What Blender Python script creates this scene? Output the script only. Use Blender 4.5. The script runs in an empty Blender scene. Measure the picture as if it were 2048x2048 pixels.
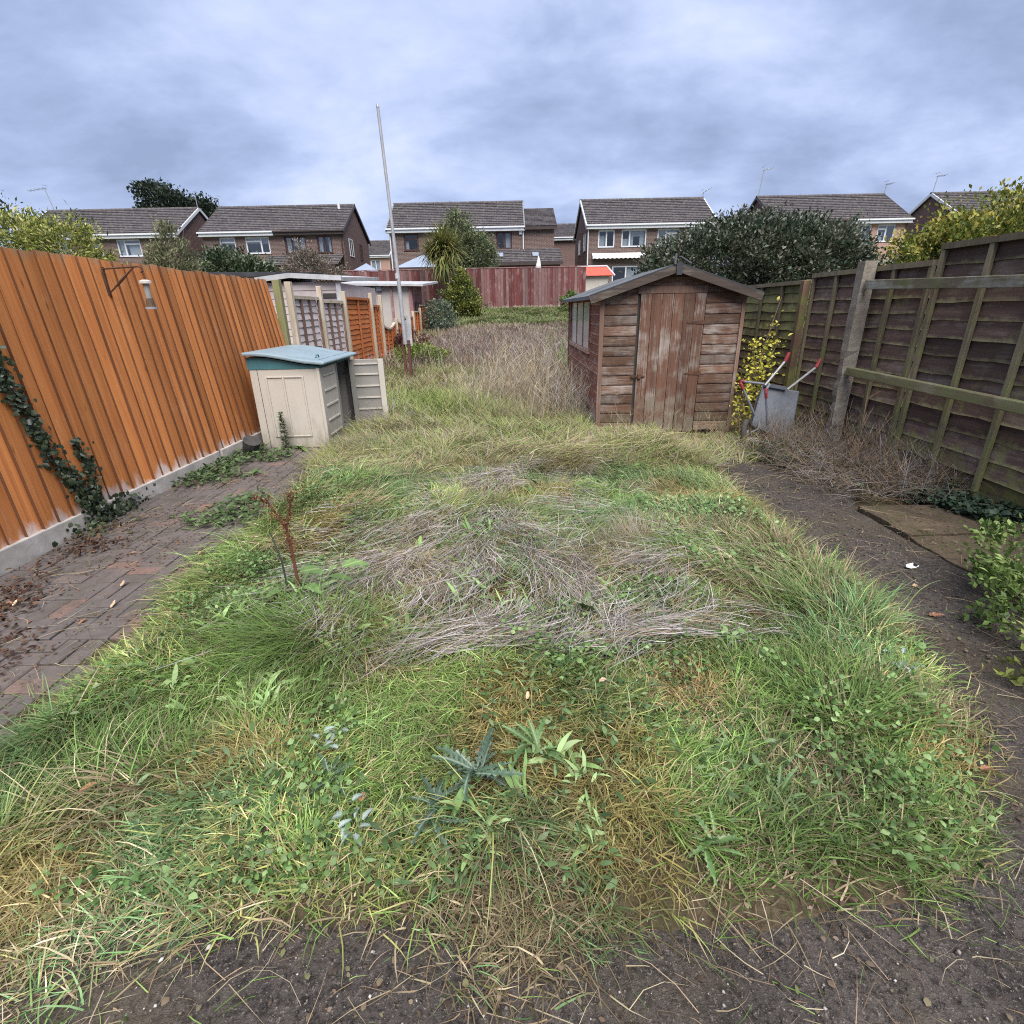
import bpy, math, random
import numpy as np
from mathutils import Matrix, Vector
R = math.radians
random.seed(7); rng = np.random.default_rng(11)
SC = bpy.context.scene
COL = SC.collection

# ------------------------------------------------------------------ camera
PITCH = math.atan(406 / 1040); ROLL = R(1.15)
fw = Vector((0, math.cos(PITCH), -math.sin(PITCH)))
up0 = Vector((0, math.sin(PITCH), math.cos(PITCH))); rt0 = Vector((1, 0, 0))
rt = rt0 * math.cos(ROLL) - up0 * math.sin(ROLL); up = up0 * math.cos(ROLL) + rt0 * math.sin(ROLL)
cd = bpy.data.cameras.new('camera'); cam = bpy.data.objects.new('camera', cd); COL.objects.link(cam)
cam.matrix_world = Matrix(((rt.x, up.x, -fw.x, 0), (rt.y, up.y, -fw.y, 0), (rt.z, up.z, -fw.z, 1.55), (0, 0, 0, 1)))
cd.sensor_width = 36; cd.lens = 36 * 1040 / 2048; cd.clip_start = .05; cd.clip_end = 2000
SC.camera = cam

# ------------------------------------------------------------------ sky, sun, exposure
SUN_EL, SUN_AZ = 58, 168            # degrees; azimuth clockwise from +Y (behind the viewer, to the right)
w = bpy.data.worlds.new('World'); SC.world = w; w.use_nodes = True
nt = w.node_tree; N = nt.nodes; Lk = nt.links
bg = N['Background']; bg.inputs['Strength'].default_value = .1
sky = N.new('ShaderNodeTexSky'); sky.sky_type = 'NISHITA'; sky.sun_disc = False
sky.sun_elevation = R(SUN_EL); sky.sun_rotation = R(SUN_AZ); sky.air_density = 1.0; sky.dust_density = 1.5
tc = N.new('ShaderNodeTexCoord')
sep = N.new('ShaderNodeSeparateXYZ'); Lk.new(tc.outputs['Generated'], sep.inputs[0])
def wmath(op, a, b=None, clamp=False):
    m = N.new('ShaderNodeMath'); m.operation = op; m.use_clamp = clamp
    for i, v in enumerate((a, b)):
        if v is None: continue
        if isinstance(v, (int, float)): m.inputs[i].default_value = v
        else: Lk.new(v, m.inputs[i])
    return m.outputs[0]
zc = wmath('ADD', wmath('MAXIMUM', sep.outputs[2], 0.0), .34)
cmb = N.new('ShaderNodeCombineXYZ')
Lk.new(wmath('DIVIDE', sep.outputs[0], zc), cmb.inputs[0]); Lk.new(wmath('DIVIDE', sep.outputs[1], zc), cmb.inputs[1])
n1 = N.new('ShaderNodeTexNoise'); n1.inputs['Scale'].default_value = 1.9; n1.inputs['Detail'].default_value = 9
n1.inputs['Roughness'].default_value = .58; n1.inputs['Distortion'].default_value = .15
mp = N.new('ShaderNodeMapping'); mp.inputs['Location'].default_value = (3.7, 1.9, .4); mp.inputs['Rotation'].default_value = (0, 0, R(14)); mp.inputs['Scale'].default_value = (.9, 1.2, 1)
Lk.new(cmb.outputs[0], mp.inputs[0]); Lk.new(mp.outputs[0], n1.inputs['Vector'])
cr = N.new('ShaderNodeValToRGB'); Lk.new(n1.outputs['Fac'], cr.inputs[0])
e = cr.color_ramp.elements
e[0].position = .34; e[0].color = (.062, .077, .119, 1)
e[1].position = .72; e[1].color = (.146, .162, .206, 1)
k = e.new(.47); k.color = (.085, .104, .157, 1)
k = e.new(.57); k.color = (.110, .130, .188, 1)
gain = N.new('ShaderNodeMix'); gain.data_type = 'RGBA'; gain.blend_type = 'MULTIPLY'; gain.inputs[0].default_value = 1
Lk.new(cr.outputs[0], gain.inputs[6]); gain.inputs[7].default_value = (10, 10, 10, 1)
mx = N.new('ShaderNodeMix'); mx.data_type = 'RGBA'; mx.inputs[0].default_value = .975
Lk.new(sky.outputs[0], mx.inputs[6]); Lk.new(gain.outputs[2], mx.inputs[7]); Lk.new(mx.outputs[2], bg.inputs['Color'])

sl = bpy.data.lights.new('sun', 'SUN'); sun = bpy.data.objects.new('sun', sl); COL.objects.link(sun)
sl.energy = 1.5; sl.angle = R(55); sl.color = (1, .96, .90)
az, el = R(SUN_AZ), R(SUN_EL)
sd = Vector((math.sin(az) * math.cos(el), math.cos(az) * math.cos(el), math.sin(el)))
sun.rotation_euler = sd.to_track_quat('Z', 'Y').to_euler(); sun.location = sd * 60
SC.view_settings.view_transform = 'Standard'; SC.view_settings.look = 'None'; SC.view_settings.gamma = 1
SC.view_settings.exposure = 2.35
SC.cycles.use_denoising = False; SC.cycles.filter_width = 1.1; SC.cycles.sample_clamp_indirect = 3; SC.cycles.max_bounces = 6; SC.cycles.transparent_max_bounces = 8

# ------------------------------------------------------------------ helpers
ORI = {}
def link(o, parent=None):
    COL.objects.link(o)
    if parent is not None: o.parent = parent
    return o
def tag(o, label, cat, group=None, kind=None):
    if label: o['label'] = label
    if cat: o['category'] = cat
    if group: o['group'] = group
    if kind: o['kind'] = kind
    return o
def thing(name, label, cat, loc=(0, 0, 0), rz=0, group=None):
    o = bpy.data.objects.new(name, None); link(o); o.location = loc; o.rotation_euler = (0, 0, rz)
    o.empty_display_size = .1
    ORI[o] = Vector(loc)
    return tag(o, label, cat, group)
def put(name, me, parent=None, loc=(0, 0, 0), rot=None, scale=None):
    o = bpy.data.objects.new(name, me); link(o, parent); o.location = loc
    if rot is not None: o.rotation_euler = rot
    if scale is not None: o.scale = scale
    return o
class MB:
    def __init__(s): s.v = []; s.f = []
    def add(s, vs, fs):
        n = len(s.v); s.v += [tuple(p) for p in vs]; s.f += [tuple(i + n for i in q) for q in fs]; return s
    def box(s, a, b):
        x0, y0, z0 = a; x1, y1, z1 = b
        return s.add([(x0, y0, z0), (x1, y0, z0), (x1, y1, z0), (x0, y1, z0), (x0, y0, z1), (x1, y0, z1), (x1, y1, z1), (x0, y1, z1)],
                     [(0, 3, 2, 1), (4, 5, 6, 7), (0, 1, 5, 4), (1, 2, 6, 5), (2, 3, 7, 6), (3, 0, 4, 7)])
    def beam(s, p, q, wx, wz, upv=(0, 0, 1)):
        p = Vector(p); q = Vector(q); d = (q - p).normalized(); u = Vector(upv)
        if abs(d.dot(u)) > .98: u = Vector((0, 1, 0))
        sx = d.cross(u).normalized(); sz = sx.cross(d).normalized(); sx *= wx / 2; sz *= wz / 2
        vs = [p - sx - sz, p + sx - sz, p + sx + sz, p - sx + sz, q - sx - sz, q + sx - sz, q + sx + sz, q - sx + sz]
        return s.add(vs, [(0, 3, 2, 1), (4, 5, 6, 7), (0, 1, 5, 4), (1, 2, 6, 5), (2, 3, 7, 6), (3, 0, 4, 7)])
    def tube(s, pts, rad, n=8, cap=True):
        pts = [Vector(p) for p in pts]; m = len(pts)
        if not hasattr(rad, '__len__'): rad = [rad] * m
        base = len(s.v); prev = None
        for i, p in enumerate(pts):
            t = (pts[min(i + 1, m - 1)] - pts[max(i - 1, 0)]).normalized()
            if prev is None: a = t.orthogonal().normalized()
            else: a = (prev - t * prev.dot(t)).normalized()
            prev = a; b = t.cross(a)
            for j in range(n):
                th = 2 * math.pi * j / n; s.v.append(tuple(p + (a * math.cos(th) + b * math.sin(th)) * rad[i]))
        for i in range(m - 1):
            for j in range(n):
                k = (j + 1) % n; o = base + i * n; s.f.append((o + j, o + k, o + n + k, o + n + j))
        if cap:
            s.f.append(tuple(base + j for j in reversed(range(n)))); s.f.append(tuple(base + (m - 1) * n + j for j in range(n)))
        return s
    def prism(s, poly, axis, a, b):
        """poly: 2-D points; axis 'x': (y,z) extruded in x; 'y': (x,z) extruded in y; 'z': (x,y)"""
        n = len(poly)
        def P(p, t): return {'x': (t, p[0], p[1]), 'y': (p[0], t, p[1]), 'z': (p[0], p[1], t)}[axis]
        vs = [P(p, a) for p in poly] + [P(p, b) for p in poly]
        fs = [tuple(range(n))[::-1], tuple(range(n, 2 * n))] + [(i, (i + 1) % n, n + (i + 1) % n, n + i) for i in range(n)]
        return s.add(vs, fs)
    def wall(s, x0, x1, z0, z1, y0, y1, holes=()):
        xs = sorted({x0, x1, *[v for h in holes for v in h[:2]]}); zs = sorted({z0, z1, *[v for h in holes for v in h[2:]]})
        for i in range(len(xs) - 1):
            for j in range(len(zs) - 1):
                cx = (xs[i] + xs[i + 1]) / 2; cz = (zs[j] + zs[j + 1]) / 2
                if any(h[0] < cx < h[1] and h[2] < cz < h[3] for h in holes): continue
                s.box((xs[i], y0, zs[j]), (xs[i + 1], y1, zs[j + 1]))
        return s
    def mesh(s, name, mat, smooth=False, off=None):
        me = bpy.data.meshes.new(name)
        v = s.v if off is None else [(p[0] - off[0], p[1] - off[1], p[2] - off[2]) for p in s.v]
        me.from_pydata(v, [], s.f); me.materials.append(mat)
        import bmesh
        bm = bmesh.new(); bm.from_mesh(me); bmesh.ops.recalc_face_normals(bm, faces=bm.faces); bm.to_mesh(me); bm.free()
        if smooth: me.polygons.foreach_set('use_smooth', [True] * len(me.polygons))
        me.update(); return me
    def build(s, name, mat, parent=None, world=True, smooth=False, bevel=0):
        off = None; loc = (0, 0, 0)
        if parent is not None and world:
            p = parent; off = Vector((0, 0, 0))
            while p is not None: off = off + ORI.get(p, Vector((0, 0, 0))); p = p.parent
        o = put(name, s.mesh(name, mat, smooth, off), parent, loc)
        if bevel:
            b = o.modifiers.new('bevel', 'BEVEL'); b.width = bevel; b.segments = 2; b.limit_method = 'ANGLE'; b.angle_limit = R(40)
        return o

def nmesh(name, V, F, mat, col=None, smooth=False):
    V = np.asarray(V, np.float32).reshape(-1, 3); F = np.asarray(F, np.int32); k = F.shape[1]
    me = bpy.data.meshes.new(name); me.vertices.add(len(V)); me.vertices.foreach_set('co', V.ravel())
    me.loops.add(F.size); me.loops.foreach_set('vertex_index', F.ravel())
    me.polygons.add(len(F)); me.polygons.foreach_set('loop_start', np.arange(0, F.size, k, dtype=np.int32))
    try: me.polygons.foreach_set('loop_total', np.full(len(F), k, np.int32))
    except Exception: pass
    if smooth: me.polygons.foreach_set('use_smooth', np.ones(len(F), bool))
    me.materials.append(mat)
    if col is not None:
        c = np.ones((len(V), 4), np.float32); c[:, :3] = np.clip(col, 0, 1)
        a = me.color_attributes.new('Col', 'FLOAT_COLOR', 'POINT'); a.data.foreach_set('color', c.ravel())
    me.update(calc_edges=True); return me

_lat = {}
def vnoise(x, y, fr, seed):
    if seed not in _lat: _lat[seed] = np.random.default_rng(seed).random((64, 64))
    g = _lat[seed]; x = np.asarray(x, float) * fr + 100; y = np.asarray(y, float) * fr + 100
    i = np.floor(x).astype(int); j = np.floor(y).astype(int); u = x - i; v = y - j
    u = u * u * (3 - 2 * u); v = v * v * (3 - 2 * v)
    a = g[i % 64, j % 64]; b = g[(i + 1) % 64, j % 64]; c = g[i % 64, (j + 1) % 64]; d = g[(i + 1) % 64, (j + 1) % 64]
    return (a * (1 - u) + b * u) * (1 - v) + (c * (1 - u) + d * u) * v
def sstep(a, b, x):
    t = np.clip((np.asarray(x, float) - a) / (b - a), 0, 1); return t * t * (3 - 2 * t)
GY = [-50, 9.5, 11.5, 14.5, 17.5, 20, 22, 24, 25.5, 27, 40, 400]; GZ = [0, 0, .06, .30, .55, .80, 1.05, 1.17, 1.34, 1.56, 1.7, 1.75]
def gz(x, y):
    x = np.asarray(x, float); y = np.asarray(y, float)
    z = np.interp(y, GY, GZ)
    lawn = sstep(2.02, 1.7, np.where(x > 0, x - np.interp(y, [.8, 1.0, 1.2, 1.5, 2.3], [-.85, -.66, -.45, -.20, 0]), -x)) * sstep(.8, 1.15, y) * sstep(8, 7, y)
    z = z + lawn * (.012 + .10 * vnoise(x, y, 2.2, 1) + .055 * vnoise(x, y, 5, 2))
    z = z + sstep(7, 9, y) * sstep(60, 40, y) * .06 * (vnoise(x, y, 1.1, 3) - .3)
    return z
def gzf(x, y): return float(gz(np.array([x]), np.array([y]))[0])

# ------------------------------------------------------------------ materials
class Mat:
    def __init__(s, name):
        s.m = bpy.data.materials.new(name); s.m.use_nodes = True; s.t = s.m.node_tree; s.b = s.t.nodes['Principled BSDF']
        s.out = s.t.nodes['Material Output']
    def n(s, t, **kw):
        o = s.t.nodes.new(t)
        for k, v in kw.items(): setattr(o, k, v)
        return o
    def l(s, a, b): s.t.links.new(a, b)
    def set(s, node, key, v):
        i = node.inputs[key]
        if hasattr(v, 'is_linked') or hasattr(v, 'links'): s.l(v, i)
        else: i.default_value = v
    def math(s, op, a, b=0., clamp=False):
        m = s.n('ShaderNodeMath', operation=op, use_clamp=clamp); s.set(m, 0, a); s.set(m, 1, b); return m.outputs[0]
    def mix(s, f, a, b, blend='MIX'):
        m = s.n('ShaderNodeMix', data_type='RGBA', blend_type=blend); s.set(m, 0, f)
        for i, v in ((6, a), (7, b)): s.set(m, i, v if not isinstance(v, tuple) else (*v[:3], 1))
        return m.outputs[2]
    def vec(s, scale=(1, 1, 1), rand=True, world=False):
        if world: v = s.n('ShaderNodeNewGeometry').outputs['Position']
        else: v = s.n('ShaderNodeTexCoord').outputs['Object']
        if rand and not world:
            oi = s.n('ShaderNodeObjectInfo'); r = s.math('MULTIPLY', oi.outputs['Random'], 37.)
            c = s.n('ShaderNodeCombineXYZ'); [s.l(r, c.inputs[i]) for i in range(3)]
            a = s.n('ShaderNodeVectorMath', operation='ADD'); s.l(v, a.inputs[0]); s.l(c.outputs[0], a.inputs[1]); v = a.outputs[0]
        mp = s.n('ShaderNodeMapping'); mp.inputs['Scale'].default_value = scale; s.l(v, mp.inputs[0]); return mp.outputs[0]
    def noise(s, vec, scale=1., detail=5., rough=.6, dist=0.):
        n = s.n('ShaderNodeTexNoise'); s.l(vec, n.inputs['Vector']); n.inputs['Scale'].default_value = scale
        n.inputs['Detail'].default_value = detail; n.inputs['Roughness'].default_value = rough; n.inputs['Distortion'].default_value = dist
        return n.outputs['Fac']
    def rng(s, v, a, b, c=0., d=1.):
        m = s.n('ShaderNodeMapRange'); s.set(m, 0, v); m.inputs[1].default_value = a; m.inputs[2].default_value = b
        m.inputs[3].default_value = c; m.inputs[4].default_value = d; return m.outputs[0]
    def bump(s, h, st=.3, dist=.01):
        b = s.n('ShaderNodeBump'); b.inputs['Strength'].default_value = st; b.inputs['Distance'].default_value = dist
        s.l(h, b.inputs['Height']); s.l(b.outputs[0], s.b.inputs['Normal'])
    def fin(s, col, rough=.7, spec=.3, metal=0.):
        s.set(s.b, 'Base Color', col if not isinstance(col, tuple) else (*col[:3], 1)); s.set(s.b, 'Roughness', rough)
        s.b.inputs['Specular IOR Level'].default_value = spec; s.b.inputs['Metallic'].default_value = metal
        return s.m
    def randval(s, col, amt):
        oi = s.n('ShaderNodeObjectInfo'); v = s.rng(oi.outputs['Random'], 0, 1, 1 - amt, 1 + amt)
        h = s.n('ShaderNodeHueSaturation'); s.l(v, h.inputs['Value']); s.l(col, h.inputs['Color']); return h.outputs[0]

def wood(name, a, b, grain, wear=None, wthr=(.5, .7), moss=None, mz=(0, .6), mthr=(.45, .6), rnd=.18, rough=.8, bst=.35, low=None, lowz=(.1, .45), wscale=(1.3, 1.3, 1.3), edge=None, top=None, topz=(1.8, 2.0), rmix=None, lows=(5, 5, 2), knots=False):
    s = Mat(name); v = s.vec(grain); g = s.noise(v, 1, 8, .65, .6); col = s.mix(s.rng(g, .32, .68), a, b)
    if wear:
        wn = s.noise(s.vec(wscale), 2.2, 6, .62); wg = s.noise(v, 2.3, 6, .7)
        f = s.rng(s.math('ADD', s.math('MULTIPLY', wn, .55), s.math('MULTIPLY', wg, .45)), *wthr); col = s.mix(f, col, wear)
    if knots:
        vo = s.n('ShaderNodeTexVoronoi'); s.l(s.vec((6, 6, 1.6)), vo.inputs['Vector']); vo.inputs['Scale'].default_value = 1.5; col = s.mix(s.rng(vo.outputs['Distance'], .03, .11, .75, 0), col, tuple(c * .35 for c in b))
    if rmix:
        oi = s.n('ShaderNodeObjectInfo'); r_ = s.math('FRACT', s.math('MULTIPLY', oi.outputs['Random'], 91.7)); col = s.mix(s.rng(r_, .4, 1, 0, .45), col, rmix)
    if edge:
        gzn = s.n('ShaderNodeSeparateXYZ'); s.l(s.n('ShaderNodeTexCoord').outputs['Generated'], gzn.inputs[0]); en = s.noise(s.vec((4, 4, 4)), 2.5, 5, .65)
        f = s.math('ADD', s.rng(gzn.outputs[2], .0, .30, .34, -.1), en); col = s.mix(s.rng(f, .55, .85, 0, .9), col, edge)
    if moss or low or top:
        z = s.n('ShaderNodeSeparateXYZ'); s.l(s.n('ShaderNodeNewGeometry').outputs['Position'], z.inputs[0]); z = z.outputs[2]
    if moss:
        mn = s.noise(s.vec((3, 3, 3), world=True), 1.6, 6, .65)
        f = s.math('ADD', s.rng(z, mz[0], mz[1], .25, 0), mn); col = s.mix(s.rng(f, *mthr), col, moss)
    if low:
        ln = s.noise(s.vec(lows, world=True), 1.5, 5, .65); f = s.math('ADD', s.rng(z, lowz[0], lowz[1], .35, -.2), ln)
        col = s.mix(s.rng(f, .62, .8), col, low)
    if top:
        tn = s.noise(s.vec((6, 6, 2), world=True), 1.5, 5, .65); f = s.math('ADD', s.rng(z, topz[0], topz[1], -.2, .3), tn); col = s.mix(s.rng(f, .55, .85, 0, .8), col, top)
    s.bump(g, bst, .006)
    return s.fin(s.randval(col, rnd), rough, .2)
def plain(name, a, b=None, scale=6., rough=.6, spec=.35, metal=0., bst=0., rnd=0., det=5):
    s = Mat(name); v = s.vec((1, 1, 1)); n = s.noise(v, scale, det, .62)
    col = s.mix(s.rng(n, .3, .7), a, b or tuple(c * .8 for c in a))
    if bst: s.bump(n, bst, .01)
    if rnd: col = s.randval(col, rnd)
    return s.fin(col, rough, spec, metal)
def leafmat(name, trans=.3, rough=.5, spec=.25):
    s = Mat(name); at = s.n('ShaderNodeAttribute', attribute_name='Col'); s.fin(at.outputs['Color'], rough, spec)
    t = s.n('ShaderNodeBsdfTranslucent'); s.l(at.outputs['Color'], t.inputs['Color'])
    m = s.n('ShaderNodeMixShader'); m.inputs[0].default_value = trans
    s.l(s.b.outputs[0], m.inputs[1]); s.l(t.outputs[0], m.inputs[2]); s.l(m.outputs[0], s.out.inputs['Surface']); return s.m
M = {}
M['leaf'] = leafmat('leaf_blades', .18, .5, .25)
M['dry'] = leafmat('dry_stems', .12, .75, .12)
M['glossleaf'] = leafmat('glossy_leaves', .22, .34, .45)
def brickmat(name, c1, c2, mortar):
    s = Mat(name); tcn = s.n('ShaderNodeTexCoord'); sp = s.n('ShaderNodeSeparateXYZ'); s.l(tcn.outputs['Object'], sp.inputs[0])
    cb = s.n('ShaderNodeCombineXYZ'); s.l(s.math('ADD', sp.outputs[0], sp.outputs[1]), cb.inputs[0]); s.l(sp.outputs[2], cb.inputs[1])
    br = s.n('ShaderNodeTexBrick'); s.l(cb.outputs[0], br.inputs['Vector']); br.inputs['Scale'].default_value = 1
    br.inputs['Brick Width'].default_value = .23; br.inputs['Row Height'].default_value = .078; br.inputs['Mortar Size'].default_value = .012
    br.inputs['Color1'].default_value = (*c1, 1); br.inputs['Color2'].default_value = (*c2, 1); br.inputs['Mortar'].default_value = (*mortar, 1)
    n = s.noise(cb.outputs[0], 9, 4, .6); col = s.mix(s.rng(n, .25, .75, 0, .55), br.outputs['Color'], tuple(c * .5 for c in c1))
    n2 = s.noise(cb.outputs[0], .7, 4, .6); col = s.mix(s.rng(n2, .4, .75, 0, .35), col, tuple(c * 1.5 for c in c2))
    s.bump(br.outputs['Fac'], .3, -.01); return s.fin(col, .9, .15)
M['brick_h'] = brickmat('house_brick_brown', (.15, .083, .066), (.08, .054, .048), (.27, .24, .22))
M['brick_pink'] = brickmat('house_brick_pink', (.42, .23, .17), (.33, .18, .14), (.45, .38, .33))
M['brick_dark'] = brickmat('house_brick_dark', (.17, .09, .075), (.11, .065, .06), (.22, .19, .18))  # second brown brick mix for gable walls, lean-to and a distant house
def tilemat():
    s = Mat('roof_tiles'); tcn = s.n('ShaderNodeTexCoord'); sp = s.n('ShaderNodeSeparateXYZ'); s.l(tcn.outputs['Object'], sp.inputs[0])
    cb = s.n('ShaderNodeCombineXYZ'); s.l(sp.outputs[0], cb.inputs[0]); s.l(sp.outputs[1], cb.inputs[1])
    br = s.n('ShaderNodeTexBrick'); s.l(cb.outputs[0], br.inputs['Vector']); br.inputs['Scale'].default_value = 1; br.offset = .5
    br.inputs['Brick Width'].default_value = .33; br.inputs['Row Height'].default_value = .27; br.inputs['Mortar Size'].default_value = .014
    br.inputs['Color1'].default_value = (.105, .09, .088, 1); br.inputs['Color2'].default_value = (.05, .046, .05, 1); br.inputs['Mortar'].default_value = (.03, .028, .03, 1)
    n = s.noise(cb.outputs[0], 5, 6, .7); col = s.mix(s.rng(n, .54, .68, 0, .8), br.outputs['Color'], (.25, .23, .215))
    n2 = s.noise(cb.outputs[0], .5, 4, .6); col = s.mix(s.rng(n2, .35, .7, 0, .5), col, (.09, .085, .09))
    s.bump(br.outputs['Fac'], .5, -.03); return s.fin(col, .85, .2)
M['tile'] = tilemat()
M['upvc'] = plain('white_upvc', (.64, .65, .67), (.54, .55, .58), 1.5, .4)
M['brownframe'] = plain('brown_frame', (.075, .03, .028), (.05, .022, .02), 5, .5)
M['fasciadark'] = plain('dark_fascia', (.035, .024, .024), (.05, .035, .03), 3, .5)
M['curtain'] = plain('net_curtain', (.55, .56, .58), (.40, .41, .44), 9, .9)
M['room'] = plain('dark_interior', (.03, .03, .033), (.05, .045, .04), 2, .9)
def glass():
    s = Mat('window_glass'); s.fin((.02, .022, .025), .04, .6)
    t = s.n('ShaderNodeBsdfTransparent'); t.inputs[0].default_value = (.75, .8, .82, 1)
    lw = s.n('ShaderNodeLayerWeight'); lw.inputs[0].default_value = .35
    m = s.n('ShaderNodeMixShader'); s.l(s.rng(lw.outputs['Facing'], 0, 1, .07, .8), m.inputs[0])
    g = s.n('ShaderNodeBsdfGlossy'); g.inputs['Roughness'].default_value = .03; g.inputs['Color'].default_value = (.9, .93, .95, 1)
    s.l(t.outputs[0], m.inputs[1]); s.l(g.outputs[0], m.inputs[2]); s.l(m.outputs[0], s.out.inputs['Surface']); return s.m
M['glass'] = glass()
M['aerial'] = plain('aerial_metal', (.33, .34, .37), None, 8, .45, .4, .5)
M['orangeboard'] = wood('orange_fence_boards', (.66, .255, .080), (.42, .14, .042), (18, 18, .8), wear=(.70, .42, .24), wthr=(.56, .82), rnd=.26, knots=True, low=(.62, .50, .44), lowz=(.12, .40), bst=.6, top=(.30, .25, .16), topz=(1.86, 2.03))
M['gravelboard'] = plain('concrete_gravel_board', (.50, .46, .43), (.30, .28, .25), 7, .95, .15, 0, .4)
M['redboard'] = wood('red_fence_boards', (.145, .044, .042), (.08, .028, .028), (12, 12, .8), wear=(.30, .235, .225), wthr=(.52, .74), rnd=.3, low=(.30, .235, .19), lowz=(1.6, 1.85), rmix=(.235, .185, .175))
M['whitepanel'] = wood('white_lap_slats', (.60, .55, .56), (.44, .37, .36), (1.4, 12, 12), wear=(.42, .25, .19), wthr=(.55, .72), rnd=.12)
M['orangelap'] = wood('orange_lap_slats', (.48, .16, .05), (.33, .10, .035), (1.4, 12, 12), wear=(.55, .36, .28), wthr=(.56, .74), rnd=.15, low=(.5, .36, .32), lowz=(.3, 1.1))
M['palewood'] = wood('pale_weathered_posts', (.46, .39, .30), (.32, .26, .19), (10, 10, 1.2), wear=(.55, .50, .45), rnd=.12)
M['darkslat'] = wood('dark_lap_slats', (.135, .088, .070), (.070, .047, .041), (1.0, 18, 18), wear=(.235, .195, .155), wthr=(.49, .68), moss=(.175, .18, .055), mz=(.0, .6), mthr=(.57, .80), rnd=.42, edge=(.25, .235, .125), bst=.7)
M['mossyframe'] = wood('mossy_battens', (.175, .145, .095), (.10, .083, .056), (10, 10, 1.3), wear=(.24, .21, .15), moss=(.16, .165, .07), mz=(0, 2), mthr=(.55, .80), rnd=.25, bst=.5)
M['greenslat'] = wood('algae_lap_slats', (.125, .085, .055), (.07, .048, .036), (1.0, 16, 16), wear=(.21, .17, .125), moss=(.19, .19, .075), mz=(2.3, .4), mthr=(.46, .72), rnd=.3, edge=(.22, .21, .11), bst=.6)
M['mossyrail'] = wood('mossy_rail', (.20, .17, .10), (.12, .10, .058), (7, .8, 7), wear=(.34, .32, .24), wthr=(.50, .7), moss=(.165, .17, .08), mz=(0, 2), mthr=(.50, .78), rnd=.1, bst=.8)
M['lichenrail'] = wood('lichen_rail', (.16, .14, .09), (.085, .075, .05), (7, .8, 7), wear=(.31, .31, .28), wthr=(.50, .63), moss=(.14, .15, .06), mz=(0, 2), mthr=(.55, .75), rnd=.1, bst=.8)
M['brownpost'] = wood('brown_post', (.16, .10, .065), (.09, .06, .042), (10, 10, 1.1), moss=(.14, .14, .05), mz=(0, 1), rnd=.1)
M['mosspost'] = wood('moss_post', (.24, .22, .13), (.15, .13, .08), (10, 10, 1.1), moss=(.17, .18, .07), mz=(0, 2.5), mthr=(.45, .7), rnd=.1)
def concrete(name, a, b, cr=.25):
    s = Mat(name); v = s.vec((1, 1, 1)); n = s.noise(v, 5, 8, .68); f = s.noise(v, 55, 3, .7); c = s.mix(s.rng(n, .3, .7), a, b)
    c = s.mix(s.rng(f, .55, .75, 0, .6), c, tuple(x * .45 for x in b)); s.bump(s.math('ADD', n, s.math('MULTIPLY', f, .5)), .8, .012)
    return s.fin(c, .95, .1)
M['concpost'] = concrete('old_concrete', (.31, .275, .235), (.155, .135, .11))
M['shed'] = wood('worn_red_shed_boards', (.140, .076, .048), (.072, .042, .030), (2.2, 42, 42), wear=(.235, .205, .185), wthr=(.47, .63), moss=(.14, .12, .075), mz=(.0, .5), mthr=(.60, .84), rnd=.32, bst=.8, edge=(.045, .027, .023))  # dark edge colour paints shadow lines along the bottom of each board
M['sheddoor'] = wood('worn_door_planks', (.145, .072, .047), (.072, .040, .029), (42, 42, 1.1), wear=(.26, .225, .20), wthr=(.50, .62), moss=(.15, .125, .095), mz=(.05, .6), mthr=(.55, .8), rnd=.2, bst=.8)
M['shedside'] = wood('red_side_boards', (.25, .105, .070), (.165, .066, .047), (26, 1.4, 26), wear=(.46, .41, .39), wthr=(.54, .70), rnd=.16, low=(.42, .38, .36), lowz=(.1, .75), bst=.5, edge=(.42, .30, .25), lows=(2, .8, 5))
M['barge'] = wood('grey_bargeboard', (.075, .056, .046), (.038, .030, .027), (1.5, 18, 18), wear=(.135, .12, .105), wthr=(.52, .68), rnd=.12, bst=.6)
M['trim'] = wood('shed_corner_trim', (.19, .115, .085), (.12, .075, .06), (20, 20, 1.1), wear=(.26, .235, .22), rnd=.1)
M['felt'] = plain('roof_felt', (.125, .135, .145), (.075, .08, .085), 4, .95, .15, 0, .25, 0, 8)
M['feltdark'] = plain('black_felt', (.032, .034, .04), (.055, .058, .062), 2.5, .9, .2, 0, .15)
M['iron'] = plain('rusty_iron', (.06, .04, .032), (.13, .06, .035), 12, .75, .3, .4)
M['galv'] = None
def galv():
    s = Mat('galvanised_sheet'); v = s.vec((1, 1, 1)); vo = s.n('ShaderNodeTexVoronoi'); s.l(v, vo.inputs['Vector']); vo.inputs['Scale'].default_value = 60
    n = s.noise(v, 4, 7, .68); c = s.mix(s.rng(n, .32, .68), (.135, .148, .172), (.07, .077, .09)); c = s.mix(s.rng(vo.outputs['Distance'], .1, .7, 0, .35), c, (.15, .16, .18))
    c = s.mix(s.rng(s.noise(v, 9, 5, .7), .6, .75, 0, .7), c, (.20, .15, .11)); s.bump(n, .15, .01); return s.fin(c, .55, .4, .35)
M['galv'] = galv()
M['bluetube'] = plain('blue_grey_tube', (.13, .15, .19), (.20, .21, .24), 18, .5, .4, .2)
M['baretube'] = plain('bare_tube', (.30, .30, .31), (.21, .20, .19), 18, .5, .4, .3)
M['redplastic'] = plain('faded_red_plastic', (.26, .035, .04), (.18, .025, .03), 10, .55)
M['rubber'] = plain('old_rubber', (.03, .029, .028), (.06, .055, .05), 12, .85)
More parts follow.
